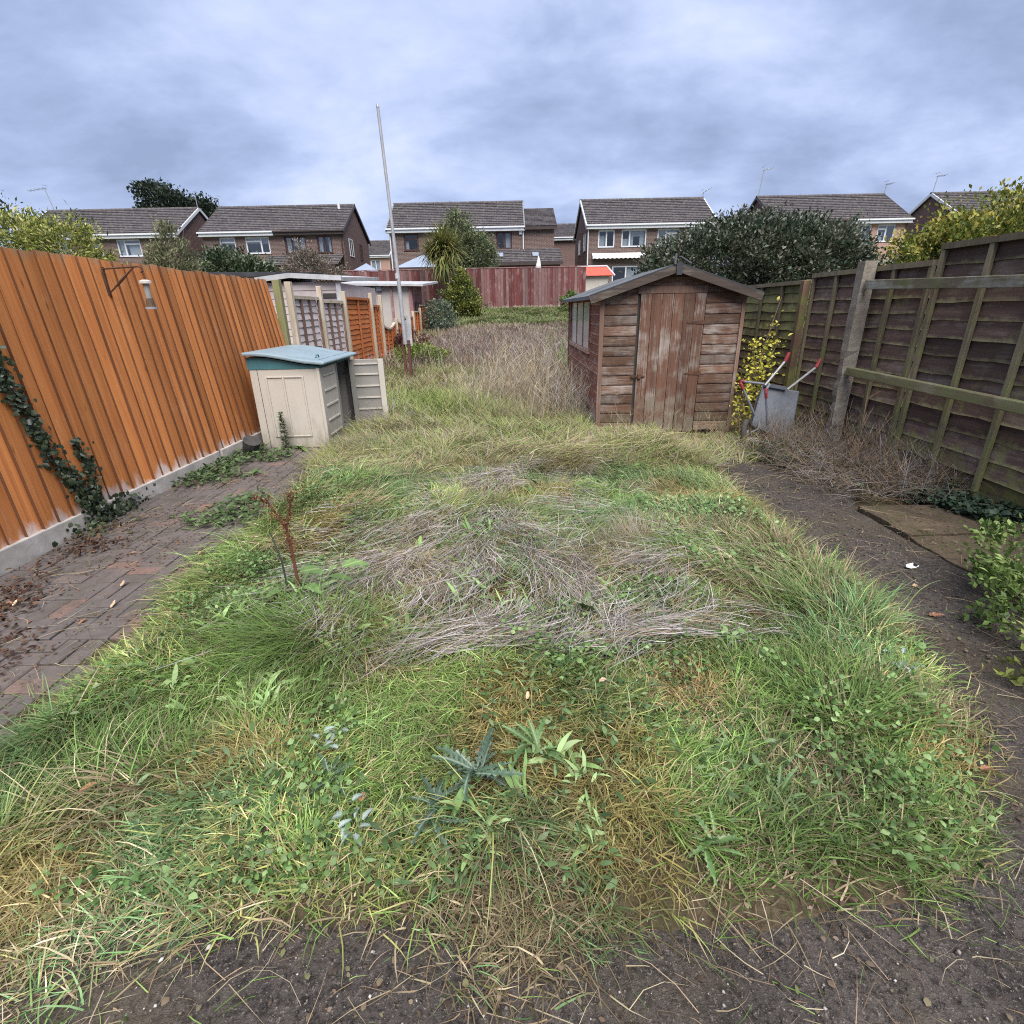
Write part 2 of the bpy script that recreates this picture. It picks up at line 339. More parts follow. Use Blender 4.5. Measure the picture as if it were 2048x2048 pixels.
M['beige'] = plain('beige_plastic', (.50, .46, .385), (.43, .39, .325), 2.2, .55, .35, 0, .04)
def grimy(name, a, b):
    s = Mat(name); n = s.noise(s.vec((1, 1, 1)), 2.2, 6, .62); c = s.mix(s.rng(n, .3, .7), a, b); z = s.n('ShaderNodeSeparateXYZ'); s.l(s.n('ShaderNodeNewGeometry').outputs['Position'], z.inputs[0])
    d = s.noise(s.vec((9, 9, 2.2), world=True), 1, 7, .7); f = s.math('ADD', s.rng(z.outputs[2], 0, .45, .3, -.06), d); c = s.mix(s.rng(f, .55, .95, 0, .8), c, (.17, .15, .095))
    st = s.noise(s.vec((14, 14, .9), world=True), 1, 6, .65); c = s.mix(s.rng(st, .55, .75, 0, .35), c, (.22, .20, .15)); s.bump(s.noise(s.vec((1, 1, 1)), 90, 2, .6), .12, .003); return s.fin(c, .6, .3)
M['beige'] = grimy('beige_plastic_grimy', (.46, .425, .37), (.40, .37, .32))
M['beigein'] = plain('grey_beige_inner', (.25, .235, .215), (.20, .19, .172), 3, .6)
M['teal'] = plain('teal_plastic', (.055, .16, .18), (.04, .12, .14), 3, .5)
M['lid'] = plain('blue_lid_plastic', (.21, .275, .31), (.15, .205, .235), 3.0, .5, .35, 0, .06, 0, 8)
M['dark'] = plain('dark_inside', (.04, .037, .035), (.06, .055, .05), 3, .9)
M['whitepaint'] = plain('flaking_white_paint', (.44, .44, .45), (.27, .27, .275), 4, .6, .3, 0, .1)
M['cladding'] = plain('pale_cladding', (.50, .43, .41), (.40, .34, .33), 4, .8)
M['render'] = plain('beige_render', (.42, .39, .36), (.35, .32, .30), 2, .9)
M['pinkwood'] = wood('pink_boards', (.30, .15, .145), (.20, .095, .095), (8, 8, .8), wear=(.44, .36, .35), rnd=.2)
M['polegrey'] = plain('pale_pole', (.36, .36, .375), (.26, .26, .275), 5, .5, .35, .15)
M['oxblood'] = plain('oxblood_post', (.115, .04, .035), (.07, .028, .026), 8, .7)
M['redroof'] = plain('red_playhouse_roof', (.55, .085, .05), (.45, .07, .045), 4, .55)
M['conserv'] = plain('blue_grey_glazing', (.25, .29, .36), (.20, .235, .30), 1.5, .35, .5)
M['cloth'] = plain('white_cloth', (.6, .6, .63), (.58, .58, .62), 4, .9)
M['bark'] = plain('bark', (.13, .10, .075), (.07, .055, .042), 18, .95, .1, 0, .5)
M['twig'] = plain('dead_twig', (.12, .075, .055), (.20, .14, .10), 25, .9, .1)
M['rust_stem'] = plain('rust_brown_stem', (.13, .055, .032), (.08, .036, .024), 30, .85, .1)
M['seed'] = plain('bird_seed', (.035, .028, .022), (.12, .08, .05), 90, .9)
M['clear'] = plain('cloudy_plastic_tube', (.26, .25, .23), (.19, .18, .16), 9, .3, .5)
M['stone'] = concrete('pale_stone', (.55, .50, .46), (.36, .32, .29))

def asphalt(name, base, spk):
    s = Mat(name); v = s.vec((1, 1, 1), world=True); n = s.noise(v, 2.3, 8, .65); f = s.noise(v, 48, 5, .8); g = s.noise(v, 120, 2, .8)
    c = s.mix(s.rng(n, .32, .68), base, tuple(x * 2.1 for x in base)); c = s.mix(s.rng(f, .46, .62, 0, .85), c, tuple(x * .25 for x in base))
    c = s.mix(s.rng(g, .58, .68, 0, .8), c, spk)
    m = s.noise(v, 1.3, 6, .7, .5); c = s.mix(s.rng(m, .48, .68, 0, .6), c, (.085, .068, .042))
    s.bump(s.math('ADD', f, s.math('MULTIPLY', g, .6)), 1.0, .012); return s.fin(c, .9, .2)
M['asphalt'] = asphalt('worn_asphalt', (.044, .037, .033), (.19, .165, .145))
def slabmat():
    s = Mat('mossy_brown_slab'); v = s.vec((1, 1, 1), world=True); n = s.noise(v, 3, 8, .7); f = s.noise(v, 45, 4, .75); c = s.mix(s.rng(n, .35, .65), (.125, .095, .065), (.06, .047, .034)); c = s.mix(s.rng(f, .48, .66, 0, .7), c, (.035, .028, .022))
    m = s.noise(v, 5, 6, .7, .4); c = s.mix(s.rng(m, .52, .66, 0, .7), c, (.05, .055, .022)); s.bump(s.math('ADD', n, f), .8, .012); return s.fin(c, .95, .1)
M['slab'] = slabmat()
def soil():
    s = Mat('soil'); v = s.vec((1, 1, 1), world=True); n = s.noise(v, 1.1, 7, .65); f = s.noise(v, 28, 5, .7)
    c = s.mix(s.rng(f, .35, .65), (.045, .033, .022), (.10, .078, .05)); c = s.mix(s.rng(n, .5, .66, 0, .5), c, (.045, .05, .02))
    sp = s.n('ShaderNodeSeparateXYZ'); s.l(s.n('ShaderNodeNewGeometry').outputs['Position'], sp.inputs[0])
    far = s.rng(sp.outputs[1], 20, 26); c = s.mix(far, c, s.mix(s.rng(n, .35, .65), (.07, .10, .028), (.11, .105, .05)))
    s.bump(f, .8, .03); return s.fin(c, .95, .1)
M['soil'] = soil()
def paver():
    s = Mat('brick_pavers'); v = s.vec((1, 1, 1)); n = s.noise(v, 16, 6, .7); g = s.noise(s.vec((1, 1, 1), world=True), 130, 3, .7)
    oi = s.n('ShaderNodeObjectInfo'); cr = s.n('ShaderNodeValToRGB'); s.l(oi.outputs['Random'], cr.inputs[0])
    e = cr.color_ramp.elements; e[0].color = (.125, .102, .094, 1); e[1].color = (.20, .115, .09, 1); k = e.new(.55); k.color = (.105, .09, .086, 1); k = e.new(.88); k.color = (.125, .098, .088, 1)
    wn = s.noise(s.vec((1, 1, 1), world=True), 1.4, 5, .65)
    c = s.mix(s.rng(wn, .40, .60, 0, .6), cr.outputs[0], (.115, .105, .10)); mo = s.noise(s.vec((1, 1, 1), world=True), 4.5, 6, .7); c = s.mix(s.rng(mo, .47, .64, 0, .75), c, (.068, .062, .050))
    c = s.mix(s.rng(n, .4, .75, 0, .6), c, (.065, .056, .052)); c = s.mix(s.rng(g, .66, .75, 0, .7), c, (.36, .32, .29))
    s.bump(s.math('ADD', n, s.math('MULTIPLY', g, .7)), .7, .006); return s.fin(c, .9, .18)
M['paver'] = paver()

# ------------------------------------------------------------------ blade and leaf generators
def blades(P, az, L, W, e0, e1, col, tip=None, seg=3, curl=None, twist=None, floor=True, taper=None):
    n = len(P); s = (np.arange(seg) + .5) / seg
    el = e0[:, None] + (e1 - e0)[:, None] * s[None]
    a = az[:, None] + (0 if curl is None else curl[:, None] * s[None])
    st = (L / seg)[:, None]
    d = np.stack([np.cos(el) * np.cos(a), np.cos(el) * np.sin(a), np.sin(el)], -1) * st[..., None]
    pts = np.concatenate([P[:, None], P[:, None] + np.cumsum(d, 1)], 1)
    if floor: pts[:, :, 2] = np.maximum(pts[:, :, 2], P[:, None, 2] + .004)
    pw = np.stack([-np.sin(az), np.cos(az), np.zeros(n)], -1)
    if twist is not None:
        nn = np.stack([-np.sin(e0) * np.cos(az), -np.sin(e0) * np.sin(az), np.cos(e0)], -1)
        pw = pw * np.cos(twist)[:, None] + nn * np.sin(twist)[:, None]
    V = np.zeros((n, 2 * seg + 1, 3)); tp = taper or (np.array([1, .95, .7, .45, .3])[:seg] if seg <= 5 else np.linspace(1, .3, seg))
    for i in range(seg):
        o = pw * (W * tp[i] / 2)[:, None]; V[:, 2 * i] = pts[:, i] - o; V[:, 2 * i + 1] = pts[:, i] + o
    V[:, 2 * seg] = pts[:, seg]
    f = []
    for i in range(seg - 1): a0 = 2 * i; f += [(a0, a0 + 1, a0 + 3), (a0, a0 + 3, a0 + 2)]
    a0 = 2 * (seg - 1); f.append((a0, a0 + 1, 2 * seg)); f = np.array(f)
    F = (np.arange(n)[:, None, None] * (2 * seg + 1) + f[None]).reshape(-1, 3)
    if tip is None: tip = col
    C = np.zeros((n, 2 * seg + 1, 3))
    for i in range(2 * seg + 1):
        t = min(i // 2, seg) / seg; C[:, i] = col * (1 - t) + tip * t
    return V.reshape(-1, 3), F, C.reshape(-1, 3)
def leaves(P, dirv, nrm, L, W, col, hexa=False):
    """flat folded leaves: base P, along dirv, normal nrm"""
    n = len(P); dirv = dirv / np.linalg.norm(dirv, axis=1, keepdims=True)
    side = np.cross(nrm, dirv); side /= np.linalg.norm(side, axis=1, keepdims=True) + 1e-9; nn = np.cross(dirv, side)
    l = L[:, None]; ww = W[:, None]
    if hexa:
        V = np.stack([P, P + dirv * l * .33 + side * ww * .5 + nn * ww * .14, P + dirv * l * .72 + side * ww * .4 + nn * ww * .1, P + dirv * l - nn * l * .12,
                      P + dirv * l * .72 - side * ww * .4 + nn * ww * .1, P + dirv * l * .33 - side * ww * .5 + nn * ww * .14], 1)
        f = np.array([(0, 1, 5), (1, 2, 4), (1, 4, 5), (2, 3, 4)]); k = 6
    else:
        V = np.stack([P, P + dirv * l * .5 + side * ww * .5 + nn * ww * .15, P + dirv * l, P + dirv * l * .5 - side * ww * .5 + nn * ww * .15], 1)
        f = np.array([(0, 1, 2), (0, 2, 3)]); k = 4
    F = (np.arange(n)[:, None, None] * k + f[None]).reshape(-1, 3)
    return V.reshape(-1, 3), F, np.repeat(col, k, 0)
def cat(parts):
    V, F, C = [], [], []; o = 0
    for v, f, c in parts: V.append(v); F.append(f + o); C.append(c); o += len(v)
    return np.concatenate(V), np.concatenate(F), np.concatenate(C)
def pal(u, cols):
    """u in 0..1 -> interpolated palette colour"""
    c = np.array(cols, float); x = np.clip(u, 0, .9999) * (len(c) - 1); i = x.astype(int); t = (x - i)[:, None]
    return c[i] * (1 - t) + c[i + 1] * t
def unit(n):
    v = rng.normal(size=(n, 3)); return v / np.linalg.norm(v, axis=1, keepdims=True)
def U(a, b, n): return rng.uniform(a, b, n)

def crown_mesh(name, lumps, n, size, cols, mat, shell=.75, flat=0., asp=.5, jitter=.35, updir=.3, clump=.16, nclump=None, rj=.16):
    """leaf mass: lumps = [(cx,cy,cz,rx,ry,rz)] in local space"""
    lumps = np.array(lumps, float); vol = (lumps[:, 3] * lumps[:, 4] * lumps[:, 5]) ** .75; pr = vol / vol.sum()
    nc = nclump or max(60, n // 26)
    li = rng.choice(len(lumps), nc, p=pr); d = unit(nc); r = (1 - (1 - shell) * rng.random(nc) ** 1.4)
    r *= 1 + rj * rng.normal(size=nc)
    cc = lumps[li, :3] + d * lumps[li, 3:] * r[:, None]
    keep = np.ones(nc, bool)
    for q in lumps:
        e_ = (((cc - q[:3]) / (q[3:] * .62)) ** 2).sum(1); keep &= e_ > 1
    cc = cc[keep]; d = d[keep]; nc = len(cc)
    cu = rng.random(nc)
    ci = rng.integers(0, nc, n); sc = lumps[:, 3:].mean() * clump
    P = cc[ci] + rng.normal(size=(n, 3)) * sc * np.array([1, 1, .75])
    dv = d[ci] * .8 + unit(n) * .9; dv[:, 2] += updir
    nr = unit(n) + np.array([0, 0, .7 + flat])
    L = size * U(.45, 1.5, n); col = pal(np.clip(cu[ci] * .75 + rng.normal(size=n) * .16 + .13, 0, 1), cols) * U(.75, 1.25, n)[:, None]
    v, f, c = leaves(P, dv, nr, L, L * asp, col)
    return nmesh(name, v, f, mat, c)

def limbs(mb, base, top, r0, spread, k, seed):
    rr = random.Random(seed); b = Vector(base); t = Vector(top); mid = b.lerp(t, .5) + Vector((rr.uniform(-.1, .1), rr.uniform(-.1, .1), 0)) * spread
    mb.tube([b, b.lerp(mid, .5), mid, t], [r0, r0 * .8, r0 * .6, r0 * .2], 7)
    for i in range(k):
        a = 2 * math.pi * (i + rr.random() * .6) / k; s = b.lerp(t, rr.uniform(.3, .75)); hgt = (t - b).length
        e_ = s + Vector((math.cos(a) * spread, math.sin(a) * spread, hgt * rr.uniform(.12, .4)))
        mb.tube([s, s.lerp(e_, .5) + Vector((0, 0, -.05 * hgt)), e_], [r0 * .45, r0 * .3, r0 * .1], 5)
def tree(name, label, cat_, base, lumps, n, size, cols, mat='leaf', trunk_top=None, r0=.06, group=None, trunk=True, k=6, **kw):
    t = thing(name, label, cat_, base, 0, group)
    if trunk:
        mb = MB(); tt = trunk_top or (0, 0, max(l[2] for l in lumps)); limbs(mb, (0, 0, -.05), tt, r0, max(l[3] for l in lumps) * .7, k, len(label)); mb.build('trunk', M['bark'], t, world=False)
    put('crown', crown_mesh('crown', lumps, n, size, cols, M[mat], **kw), t)
    return t

# ================================================================== THE SETTING
def ground():
    xs = np.unique(np.concatenate([[-600, -300, -150, -80, -50, -35, -25, -18, -13, -10, -8, -6, -5], np.arange(-4.2, 4.6, .1), [5, 6, 8, 10, 13, 18, 25, 35, 50, 80, 150, 300, 600]]))
    ys = np.unique(np.concatenate([[-60, -20, -8, -3, -1], np.arange(-.4, 9.01, .1), np.arange(9.4, 28, .4), [30, 33, 36, 40, 45, 50, 60, 80, 120, 200, 400, 900]]))
    X, Y = np.meshgrid(xs, ys); Z = gz(X, Y) - .012
    V = np.stack([X, Y, Z], -1).reshape(-1, 3); nx = len(xs); i, j = np.meshgrid(np.arange(len(ys) - 1), np.arange(nx - 1), indexing='ij')
    a = (i * nx + j).ravel(); F = np.stack([a, a + 1, a + nx + 1, a + nx], 1)
    o = put('ground', nmesh('ground', V, F, M['soil'], smooth=True)); tag(o, 'bare soil and rough turf of the long garden', 'ground', kind='structure')
ground()
def sheet(name, label, poly_fn, x0, x1, y0, y1, step, z, mat, cat_='path', amp=.006, seed=20):
    xs = np.arange(x0, x1 + step / 2, step); ys = np.arange(y0, y1 + step / 2, step); X, Y = np.meshgrid(xs, ys)
    Z = z + amp * (vnoise(X, Y, 3, seed) - .5) + amp * .8 * (vnoise(X, Y, 14, seed + 1) - .5)
    V = np.stack([X, Y, Z], -1).reshape(-1, 3); nx = len(xs); i, j = np.meshgrid(np.arange(len(ys) - 1), np.arange(nx - 1), indexing='ij')
    keep = poly_fn(X[:-1, :-1] + step / 2, Y[:-1, :-1] + step / 2).ravel(); a = (i * nx + j).ravel()[keep]
    F = np.stack([a, a + 1, a + nx + 1, a + nx], 1)
    o = put(name, nmesh(name, V, F, mat, smooth=True)); tag(o, label, cat_, kind='structure'); return o
def path_mask(X, Y):
    e = 2.0 + .10 * (vnoise(X, Y, 2.5, 31) - .5) + .05 * (vnoise(X, Y, 9, 32) - .5)
    e = e - .28
    front = Y < 1.22 + .12 * (vnoise(X, Y, 2, 33) - .5)
    e = e + np.interp(Y, [.8, 1.0, 1.2, 1.5, 2.3], [-.85, -.66, -.45, -.20, 0])
    right = (X > e) & (X < 2.74 + .06 * (vnoise(X, Y, 4, 34) - .5) + .45 * sstep(3.8, 4.6, Y)) & (Y < 5.35 + .3 * (vnoise(X, Y, 3, 35) - .5))
    lft = X > -2.02
    return (front & lft & (X < 3.6)) | right
sheet('asphalt_path', 'dark worn asphalt path along the right and front edge', path_mask, -2.1, 3.7, -.6, 5.6, .025, .012, M['asphalt'], amp=.012)
# broken concrete slabs on the right
slab_root = thing('concrete_slab', 'broken mossy brown concrete slab beside the right fence', 'slab', (3.3, 3.4, 0))
for (x0, x1, y0, y1, dz) in ((2.76, 3.72, 3.30, 3.86, .0), (2.74, 3.73, 2.66, 3.275, -.006), (2.78, 3.73, 2.0, 2.635, .004)):
    n_ = 7; pts = []
    for (ax, ay, bx, by) in ((x0, y0, x1, y0), (x1, y0, x1, y1), (x1, y1, x0, y1), (x0, y1, x0, y0)):
        for i in range(n_): t = i / n_; pts.append((ax + (bx - ax) * t + random.uniform(-.012, .012), ay + (by - ay) * t + random.uniform(-.012, .012)))
    MB().prism(pts, 'z', -.03, .035 + dz).build('slab', M['slab'], slab_root)

# ---- brick paving on the left: basket weave, each paver its own piece
pav = put('brick_path', MB().box((-3.28, .2, -.05), (-1.98, 6.25, .013)).mesh('brick_path', M['soil'])); tag(pav, 'path of worn basket weave brick pavers beside the orange fence', 'path', kind='structure')
def brick_mesh():
    mb = MB(); l, w_, h, b = .0965, .0465, .04, .004
    mb.add([(-l, -w_, -h), (l, -w_, -h), (l, w_, -h), (-l, w_, -h), (-l, -w_, -b), (l, -w_, -b), (l, w_, -b), (-l, w_, -b), (-l + b, -w_ + b, 0), (l - b, -w_ + b, 0), (l - b, w_ - b, 0), (-l + b, w_ - b, 0)],
           [(0, 1, 5, 4), (1, 2, 6, 5), (2, 3, 7, 6), (3, 0, 4, 7), (4, 5, 9, 8), (5, 6, 10, 9), (6, 7, 11, 10), (7, 4, 8, 11), (8, 9, 10, 11)])
    return mb.mesh('brick', M['paver'])
bme = brick_mesh(); spots = []
for i in range(7):
    for j in range(30):
        cx = -3.17 + .2 * i; cy = .35 + .2 * j
        for k in (-.05, .05):
            if (i + j) % 2: spots.append((cx, cy + k, 0.))
            else: spots.append((cx + k, cy, math.pi / 2))
spots = [s_ for s_ in spots if s_[0] < -1.93 - .10 * float(vnoise(s_[1], 0, 2, 41)) + .0 and s_[1] < 6.2]
spots.sort(key=lambda s_: s_[1])
vis = [s_ for s_ in spots if s_[1] > 1.35 + .0]
near = vis[:300]; rest = [s_ for s_ in spots if s_ not in set(near)]
def bpose(s_):
    return (s_[0] + random.uniform(-.002, .002), s_[1] + random.uniform(-.002, .002), .024 + random.uniform(-.0035, .0035) + .012 * (float(vnoise(s_[0], s_[1], 1.6, 42)) - .5)), (random.uniform(-.012, .012), random.uniform(-.012, .012), s_[2] + random.uniform(-.012, .012))
for s_ in near:
    l_, r_ = bpose(s_); put('brick', bme, pav, l_, r_)
mb = MB()
for s_ in rest:
    l_, r_ = bpose(s_); c_, s2 = math.cos(r_[2]), math.sin(r_[2])
    mb.add([(l_[0] + c_ * v.co.x - s2 * v.co.y, l_[1] + s2 * v.co.x + c_ * v.co.y, l_[2] + v.co.z) for v in bme.vertices], [tuple(p.vertices) for p in bme.polygons])
o = mb.build('outer_bricks', M['paver'], pav); o['kind'] = 'stuff'

# ================================================================== HOUSES
def roof_slope(mb, x0, x1, ye, ze, yr, zr, n=15):
    d = Vector((0, yr - ye, zr - ze)); nr = Vector((0, -d.z, d.y)).normalized()
    if nr.z < 0: nr = -nr
    for i in range(n):
        a = Vector((0, ye, ze)) + d * (i / n); b = Vector((0, ye, ze)) + d * ((i + 1) / n)
        lo = a + nr * .055; hi = b + nr * .012
        mb.add([(x0, lo.y, lo.z), (x1, lo.y, lo.z), (x1, hi.y, hi.z), (x0, hi.y, hi.z), (x0, a.y, a.z), (x1, a.y, a.z)], [(0, 1, 2, 3), (4, 5, 1, 0)])
    mb.add([(x0, ye, ze), (x1, ye, ze), (x1, yr, zr), (x0, yr, zr)], [(3, 2, 1, 0)])
def window(par, x0, x1, z0, z1, y, fm, vs=(), trans=(), curt=None, dep=.08):
    mb = MB(); t = .095
    mb.box((x0, y, z0), (x1, y + dep, z0 + t)); mb.box((x0, y, z1 - t), (x1, y + dep, z1)); mb.box((x0, y + .002, z0 + t), (x0 + t, y + dep - .002, z1 - t)); mb.box((x1 - t, y + .002, z0 + t), (x1, y + dep - .002, z1 - t))
    W_, H_ = x1 - x0, z1 - z0
    for v in vs: mb.box((x0 + W_ * v - t / 2, y + .004, z0 + t), (x0 + W_ * v + t / 2, y + dep - .004, z1 - t))
    for (a, b, c) in trans: mb.box((x0 + W_ * a, y + .008, z0 + H_ * c - t / 2), (x0 + W_ * b, y + dep - .008, z0 + H_ * c + t / 2))
    mb.box((x0 - .05, y - .06, z0 - .05), (x1 + .05, y + .01, z0 - .004))
    f = mb.build('window', fm, par)
    ed = [0, *vs, 1]
    for i in range(len(ed) - 1):
        MB().add([(x0 + W_ * ed[i] + .01, y + dep * .5, z0 + .01), (x0 + W_ * ed[i + 1] - .01, y + dep * .5, z0 + .01), (x0 + W_ * ed[i + 1] - .01, y + dep * .5, z1 - .01), (x0 + W_ * ed[i] + .01, y + dep * .5, z1 - .01)], [(0, 1, 2, 3)]).build('pane', M['glass'], f)
    if curt:
        for (a, b, za, zb) in curt:
            mb = MB(); n = max(4, int((b - a) * W_ / .06)); pts = []
            for i in range(n + 1): pts.append((x0 + W_ * (a + (b - a) * i / n), y + dep + .10 + (.025 if i % 2 else 0)))
            vs_ = [(p[0], p[1], z0 + H_ * za) for p in pts] + [(p[0], p[1], z0 + H_ * zb) for p in pts]
            mb.add(vs_, [(i, i + 1, n + 2 + i, n + 1 + i) for i in range(n)]).build('curtain', M['curtain'], f)
    return f
def house(name, label, x0, x1, wins, gx=None, zr=8.87, ze=6.73, yf=40.3, yr=43.8, yb=47.4, brick='brick_h', fascias=((0, 1, 'upvc'),), barge='upvc', z0=1.6, group='houses in the row behind the garden'):
    t = thing(name, label, 'house', ((x0 + x1) / 2, yf, z0), 0, group)
    a, b = x0 + .15, x1 - .15
    holes = [(w_[0], w_[1], w_[2], w_[3]) for w_ in wins]
    mb = MB(); mb.wall(a, b, z0, ze - .05, yf, yf + .25, holes); mb.build('wall', M[brick], t)
    MB().box((a, yb - .25, z0), (b, yb, ze - .05)).build('back_wall', M[brick], t)
    for (xa, xb) in ((a - .003, a + .25), (b - .25, b + .003)):
        MB().prism([(yf + .252, z0), (yb - .252, z0), (yb - .252, ze), (yr, zr - .16), (yf + .252, ze)], 'x', xa, xb).build('gable_wall', M['brick_dark'], t)
    mb = MB(); roof_slope(mb, x0, x1, yf - .3, ze, yr, zr); roof_slope(mb, x0, x1, yb + .3, ze, yr, zr)
    r = mb.build('roof', M['tile'], t)
    MB().prism([(yr - .13, zr - .02), (yr - .06, zr + .07), (yr + .06, zr + .07), (yr + .13, zr - .02)], 'x', x0 - .02, x1 + .02).build('ridge', M['tile'], r)
    for (fa, fb, m) in fascias:
        xa, xb = x0 + (x1 - x0) * fa, x0 + (x1 - x0) * fb; mb = MB(); mb.box((xa, yf - .30, ze - .20), (xb, yf - .26, ze + .0)); mb.box((xa, yf - .26, ze - .20), (xb, yf - .003, ze - .17)); mb.box((xa, yf - .40, ze - .02), (xb, yf - .302, ze + .07)); mb.build('gutter', M[m], t)
    for xx in (x0 - .02, x1 - .06):
        mb = MB()
        for (ye_, s) in ((yf - .3, 1), (yb + .3, -1)):
            mb.prism([(ye_, ze + .05), (yr, zr + .05), (yr, zr - .16), (ye_, ze - .17)][::s], 'x', xx, xx + .08)
        mb.build('bargeboard', M[barge], t)
    for w_ in wins: window(t, w_[0], w_[1], w_[2], w_[3], yf + .06, M[w_[4]], *w_[5:])
    return t
def pipe(t, x, z0, z1, m='upvc', y=40.2): MB().tube([(x, y, z1), (x, y, z0)], .04, 6).build('downpipe', M[m], t)
def side_window(t, x, y0, y1, z0, z1, sgn, fm='upvc'):
    xa, xb = sorted((x, x + sgn * .05)); mb = MB(); f = .06
    mb.box((xa, y0, z0), (xb, y1, z0 + f)); mb.box((xa, y0, z1 - f), (xb, y1, z1)); mb.box((xa, y0, z0 + f), (xb, y0 + f, z1 - f)); mb.box((xa, y1 - f, z0 + f), (xb, y1, z1 - f)); mb.box((xa, (y0 + y1) / 2 - .03, z0 + f), (xb, (y0 + y1) / 2 + .03, z1 - f))
    o = mb.build('window', M[fm], t); xm = x + sgn * .02
    MB().add([(xm, y0, z0), (xm, y1, z0), (xm, y1, z1), (xm, y0, z1)], [(0, 1, 2, 3)]).build('pane', M['room'], o)
CW = ((.06, .28, .05, .95), (.42, .94, .05, .7)); CF = ((.05, .95, .05, .95),); CS = ((.06, .30, .05, .95), (.7, .94, .05, .95)); CB = ((.06, .94, .62, .95),)
BOT = lambda a, b: (a, b, 2.75, 3.95, 'upvc', (.5,), ())
h1 = house('brick_house', 'brown brick house at far left with white gutter, behind the pointed conifer', -33.6, -22.5,
    [(-29.0, -27.95, 5.44, 6.5, 'upvc', (.48,), ((0, .48, .74),), CF), (-26.9, -25.25, 5.42, 6.5, 'upvc', (.33,), ((.33, 1, .74),), CW), (-31.6, -30.1, 5.44, 6.5, 'upvc', (.5,), (), CF)])
side_window(h1, -22.65, 45.4, 46.8, 4.6, 6.1, 1)
h2 = house('brick_house', 'brown brick house with half white and half dark gutter, left of the flagpole', -21.05, -11.1,
    [(-19.8, -18.7, 5.40, 6.5, 'upvc', (), ((0, 1, .72),), CB), (-18.03, -16.36, 5.44, 6.5, 'upvc', (.64,), ((0, .64, .74),), CB),
     (-15.32, -13.85, 5.42, 6.5, 'brownframe', (.33, .66), (), ((.05, .28, .05, .95), (.4, .62, .45, .9), (.7, .94, .3, .95))), (-13.08, -12.05, 5.40, 6.5, 'brownframe', (.5,), (), CS)], fascias=((0, .515, 'upvc'), (.515, 1, 'fasciadark')), barge='fasciadark')
side_window(h2, -11.25, 41.6, 42.6, 5.3, 6.45, 1); side_window(h2, -11.25, 44.4, 45.2, 5.3, 6.4, 1, 'brownframe'); pipe(h2, -11.35, 1.7, 6.6, 'fasciadark')
mb = MB(); roof_slope(mb, -16.6, -11.3, 38.5, 4.55, 40.28, 5.3, 6); mb.box((-16.5, 38.75, 1.6), (-11.5, 39.0, 4.5)); mb.build('lean_to', M['tile'], h2)
MB().tube([(-12.1, 43.2, 8.4), (-12.1, 43.2, 8.95)], .09, 8).build('roof_vent', M['upvc'], h2)
h3 = house('brick_house', 'brown brick house behind the spiky palm, with a lower roofed extension on its right', -8.22, 1.26,
    [(-7.09, -6.08, 5.44, 6.5, 'brownframe', (), ((0, 1, .68),), ((.05, .3, .05, .6),)), (-4.9, -3.6, 5.44, 6.5, 'brownframe', (.5,), (), CS), (-2.04, -1.25, 5.44, 6.5, 'brownframe', (.5,), (), None), (-.71, .37, 5.44, 6.52, 'brownframe', (.5,), (), ((.6, .95, .1, .9),))], barge='aerial')
pipe(h3, 1.15, 5.3, 6.6); pipe(h3, -8.0, 1.7, 6.6)
MB().box((.86, 40.18, 6.30), (1.08, 40.302, 6.55)).build('alarm_box', M['upvc'], h3, bevel=.04)
mb = MB(); mb.box((1.12, 40.34, 1.6), (3.3, 40.6, 6.7)); mb.prism([(40.61, 1.6), (47, 1.6), (47, 6.7), (43.6, 8.25), (40.61, 6.7)], 'x', 3.05, 3.3); mb.build('extension_wall', M['brick_h'], h3)
mb = MB(); roof_slope(mb, 1.262, 3.46, 40.04, 6.78, 43.6, 8.38); roof_slope(mb, 1.262, 3.46, 47.2, 6.78, 43.6, 8.38); mb.build('extension_roof', M['tile'], h3)
MB().box((1.2, 40.05, 6.58), (3.46, 40.10, 6.79)).build('extension_gutter', M['fasciadark'], h3)
mb = MB(); roof_slope(mb, -3.6, 3.66, 37.5, 4.38, 40.28, 5.42, 8); lt = mb.build('lean_to_roof', M['tile'], h3)
mb = MB(); mb.box((-3.5, 37.8, 1.6), (3.5, 38.05, 4.3)); mb.build('lean_to_wall', M['brick_dark'], h3); MB().box((-3.6, 37.42, 4.2), (3.66, 37.49, 4.40)).build('lean_to_gutter', M['fasciadark'], h3)
for xs_ in (-.72, 1.66):
    s0, s1 = .30, .62; y0, y1 = 37.5 + 2.78 * s0, 37.5 + 2.78 * s1; z0_, z1_ = 4.38 + 1.04 * s0 + .10, 4.38 + 1.04 * s1 + .10
    f = MB().add([(xs_, y0, z0_), (xs_ + .54, y0, z0_), (xs_ + .54, y1, z1_), (xs_, y1, z1_), (xs_, y0, z0_ - .12), (xs_ + .54, y0, z0_ - .12), (xs_ + .54, y1, z1_ - .12), (xs_, y1, z1_ - .12)], [(0, 1, 2, 3), (0, 4, 5, 1), (1, 5, 6, 2), (2, 6, 7, 3), (3, 7, 4, 0)]).build('skylight', M['fasciadark'], lt)
    MB().add([(xs_ + .06, y0 + .05, z0_ + .025), (xs_ + .48, y0 + .05, z0_ + .025), (xs_ + .48, y1 - .05, z1_ - .012), (xs_ + .06, y1 - .05, z1_ - .012)], [(0, 1, 2, 3)]).build('skylight_pane', M['conserv'], lt)
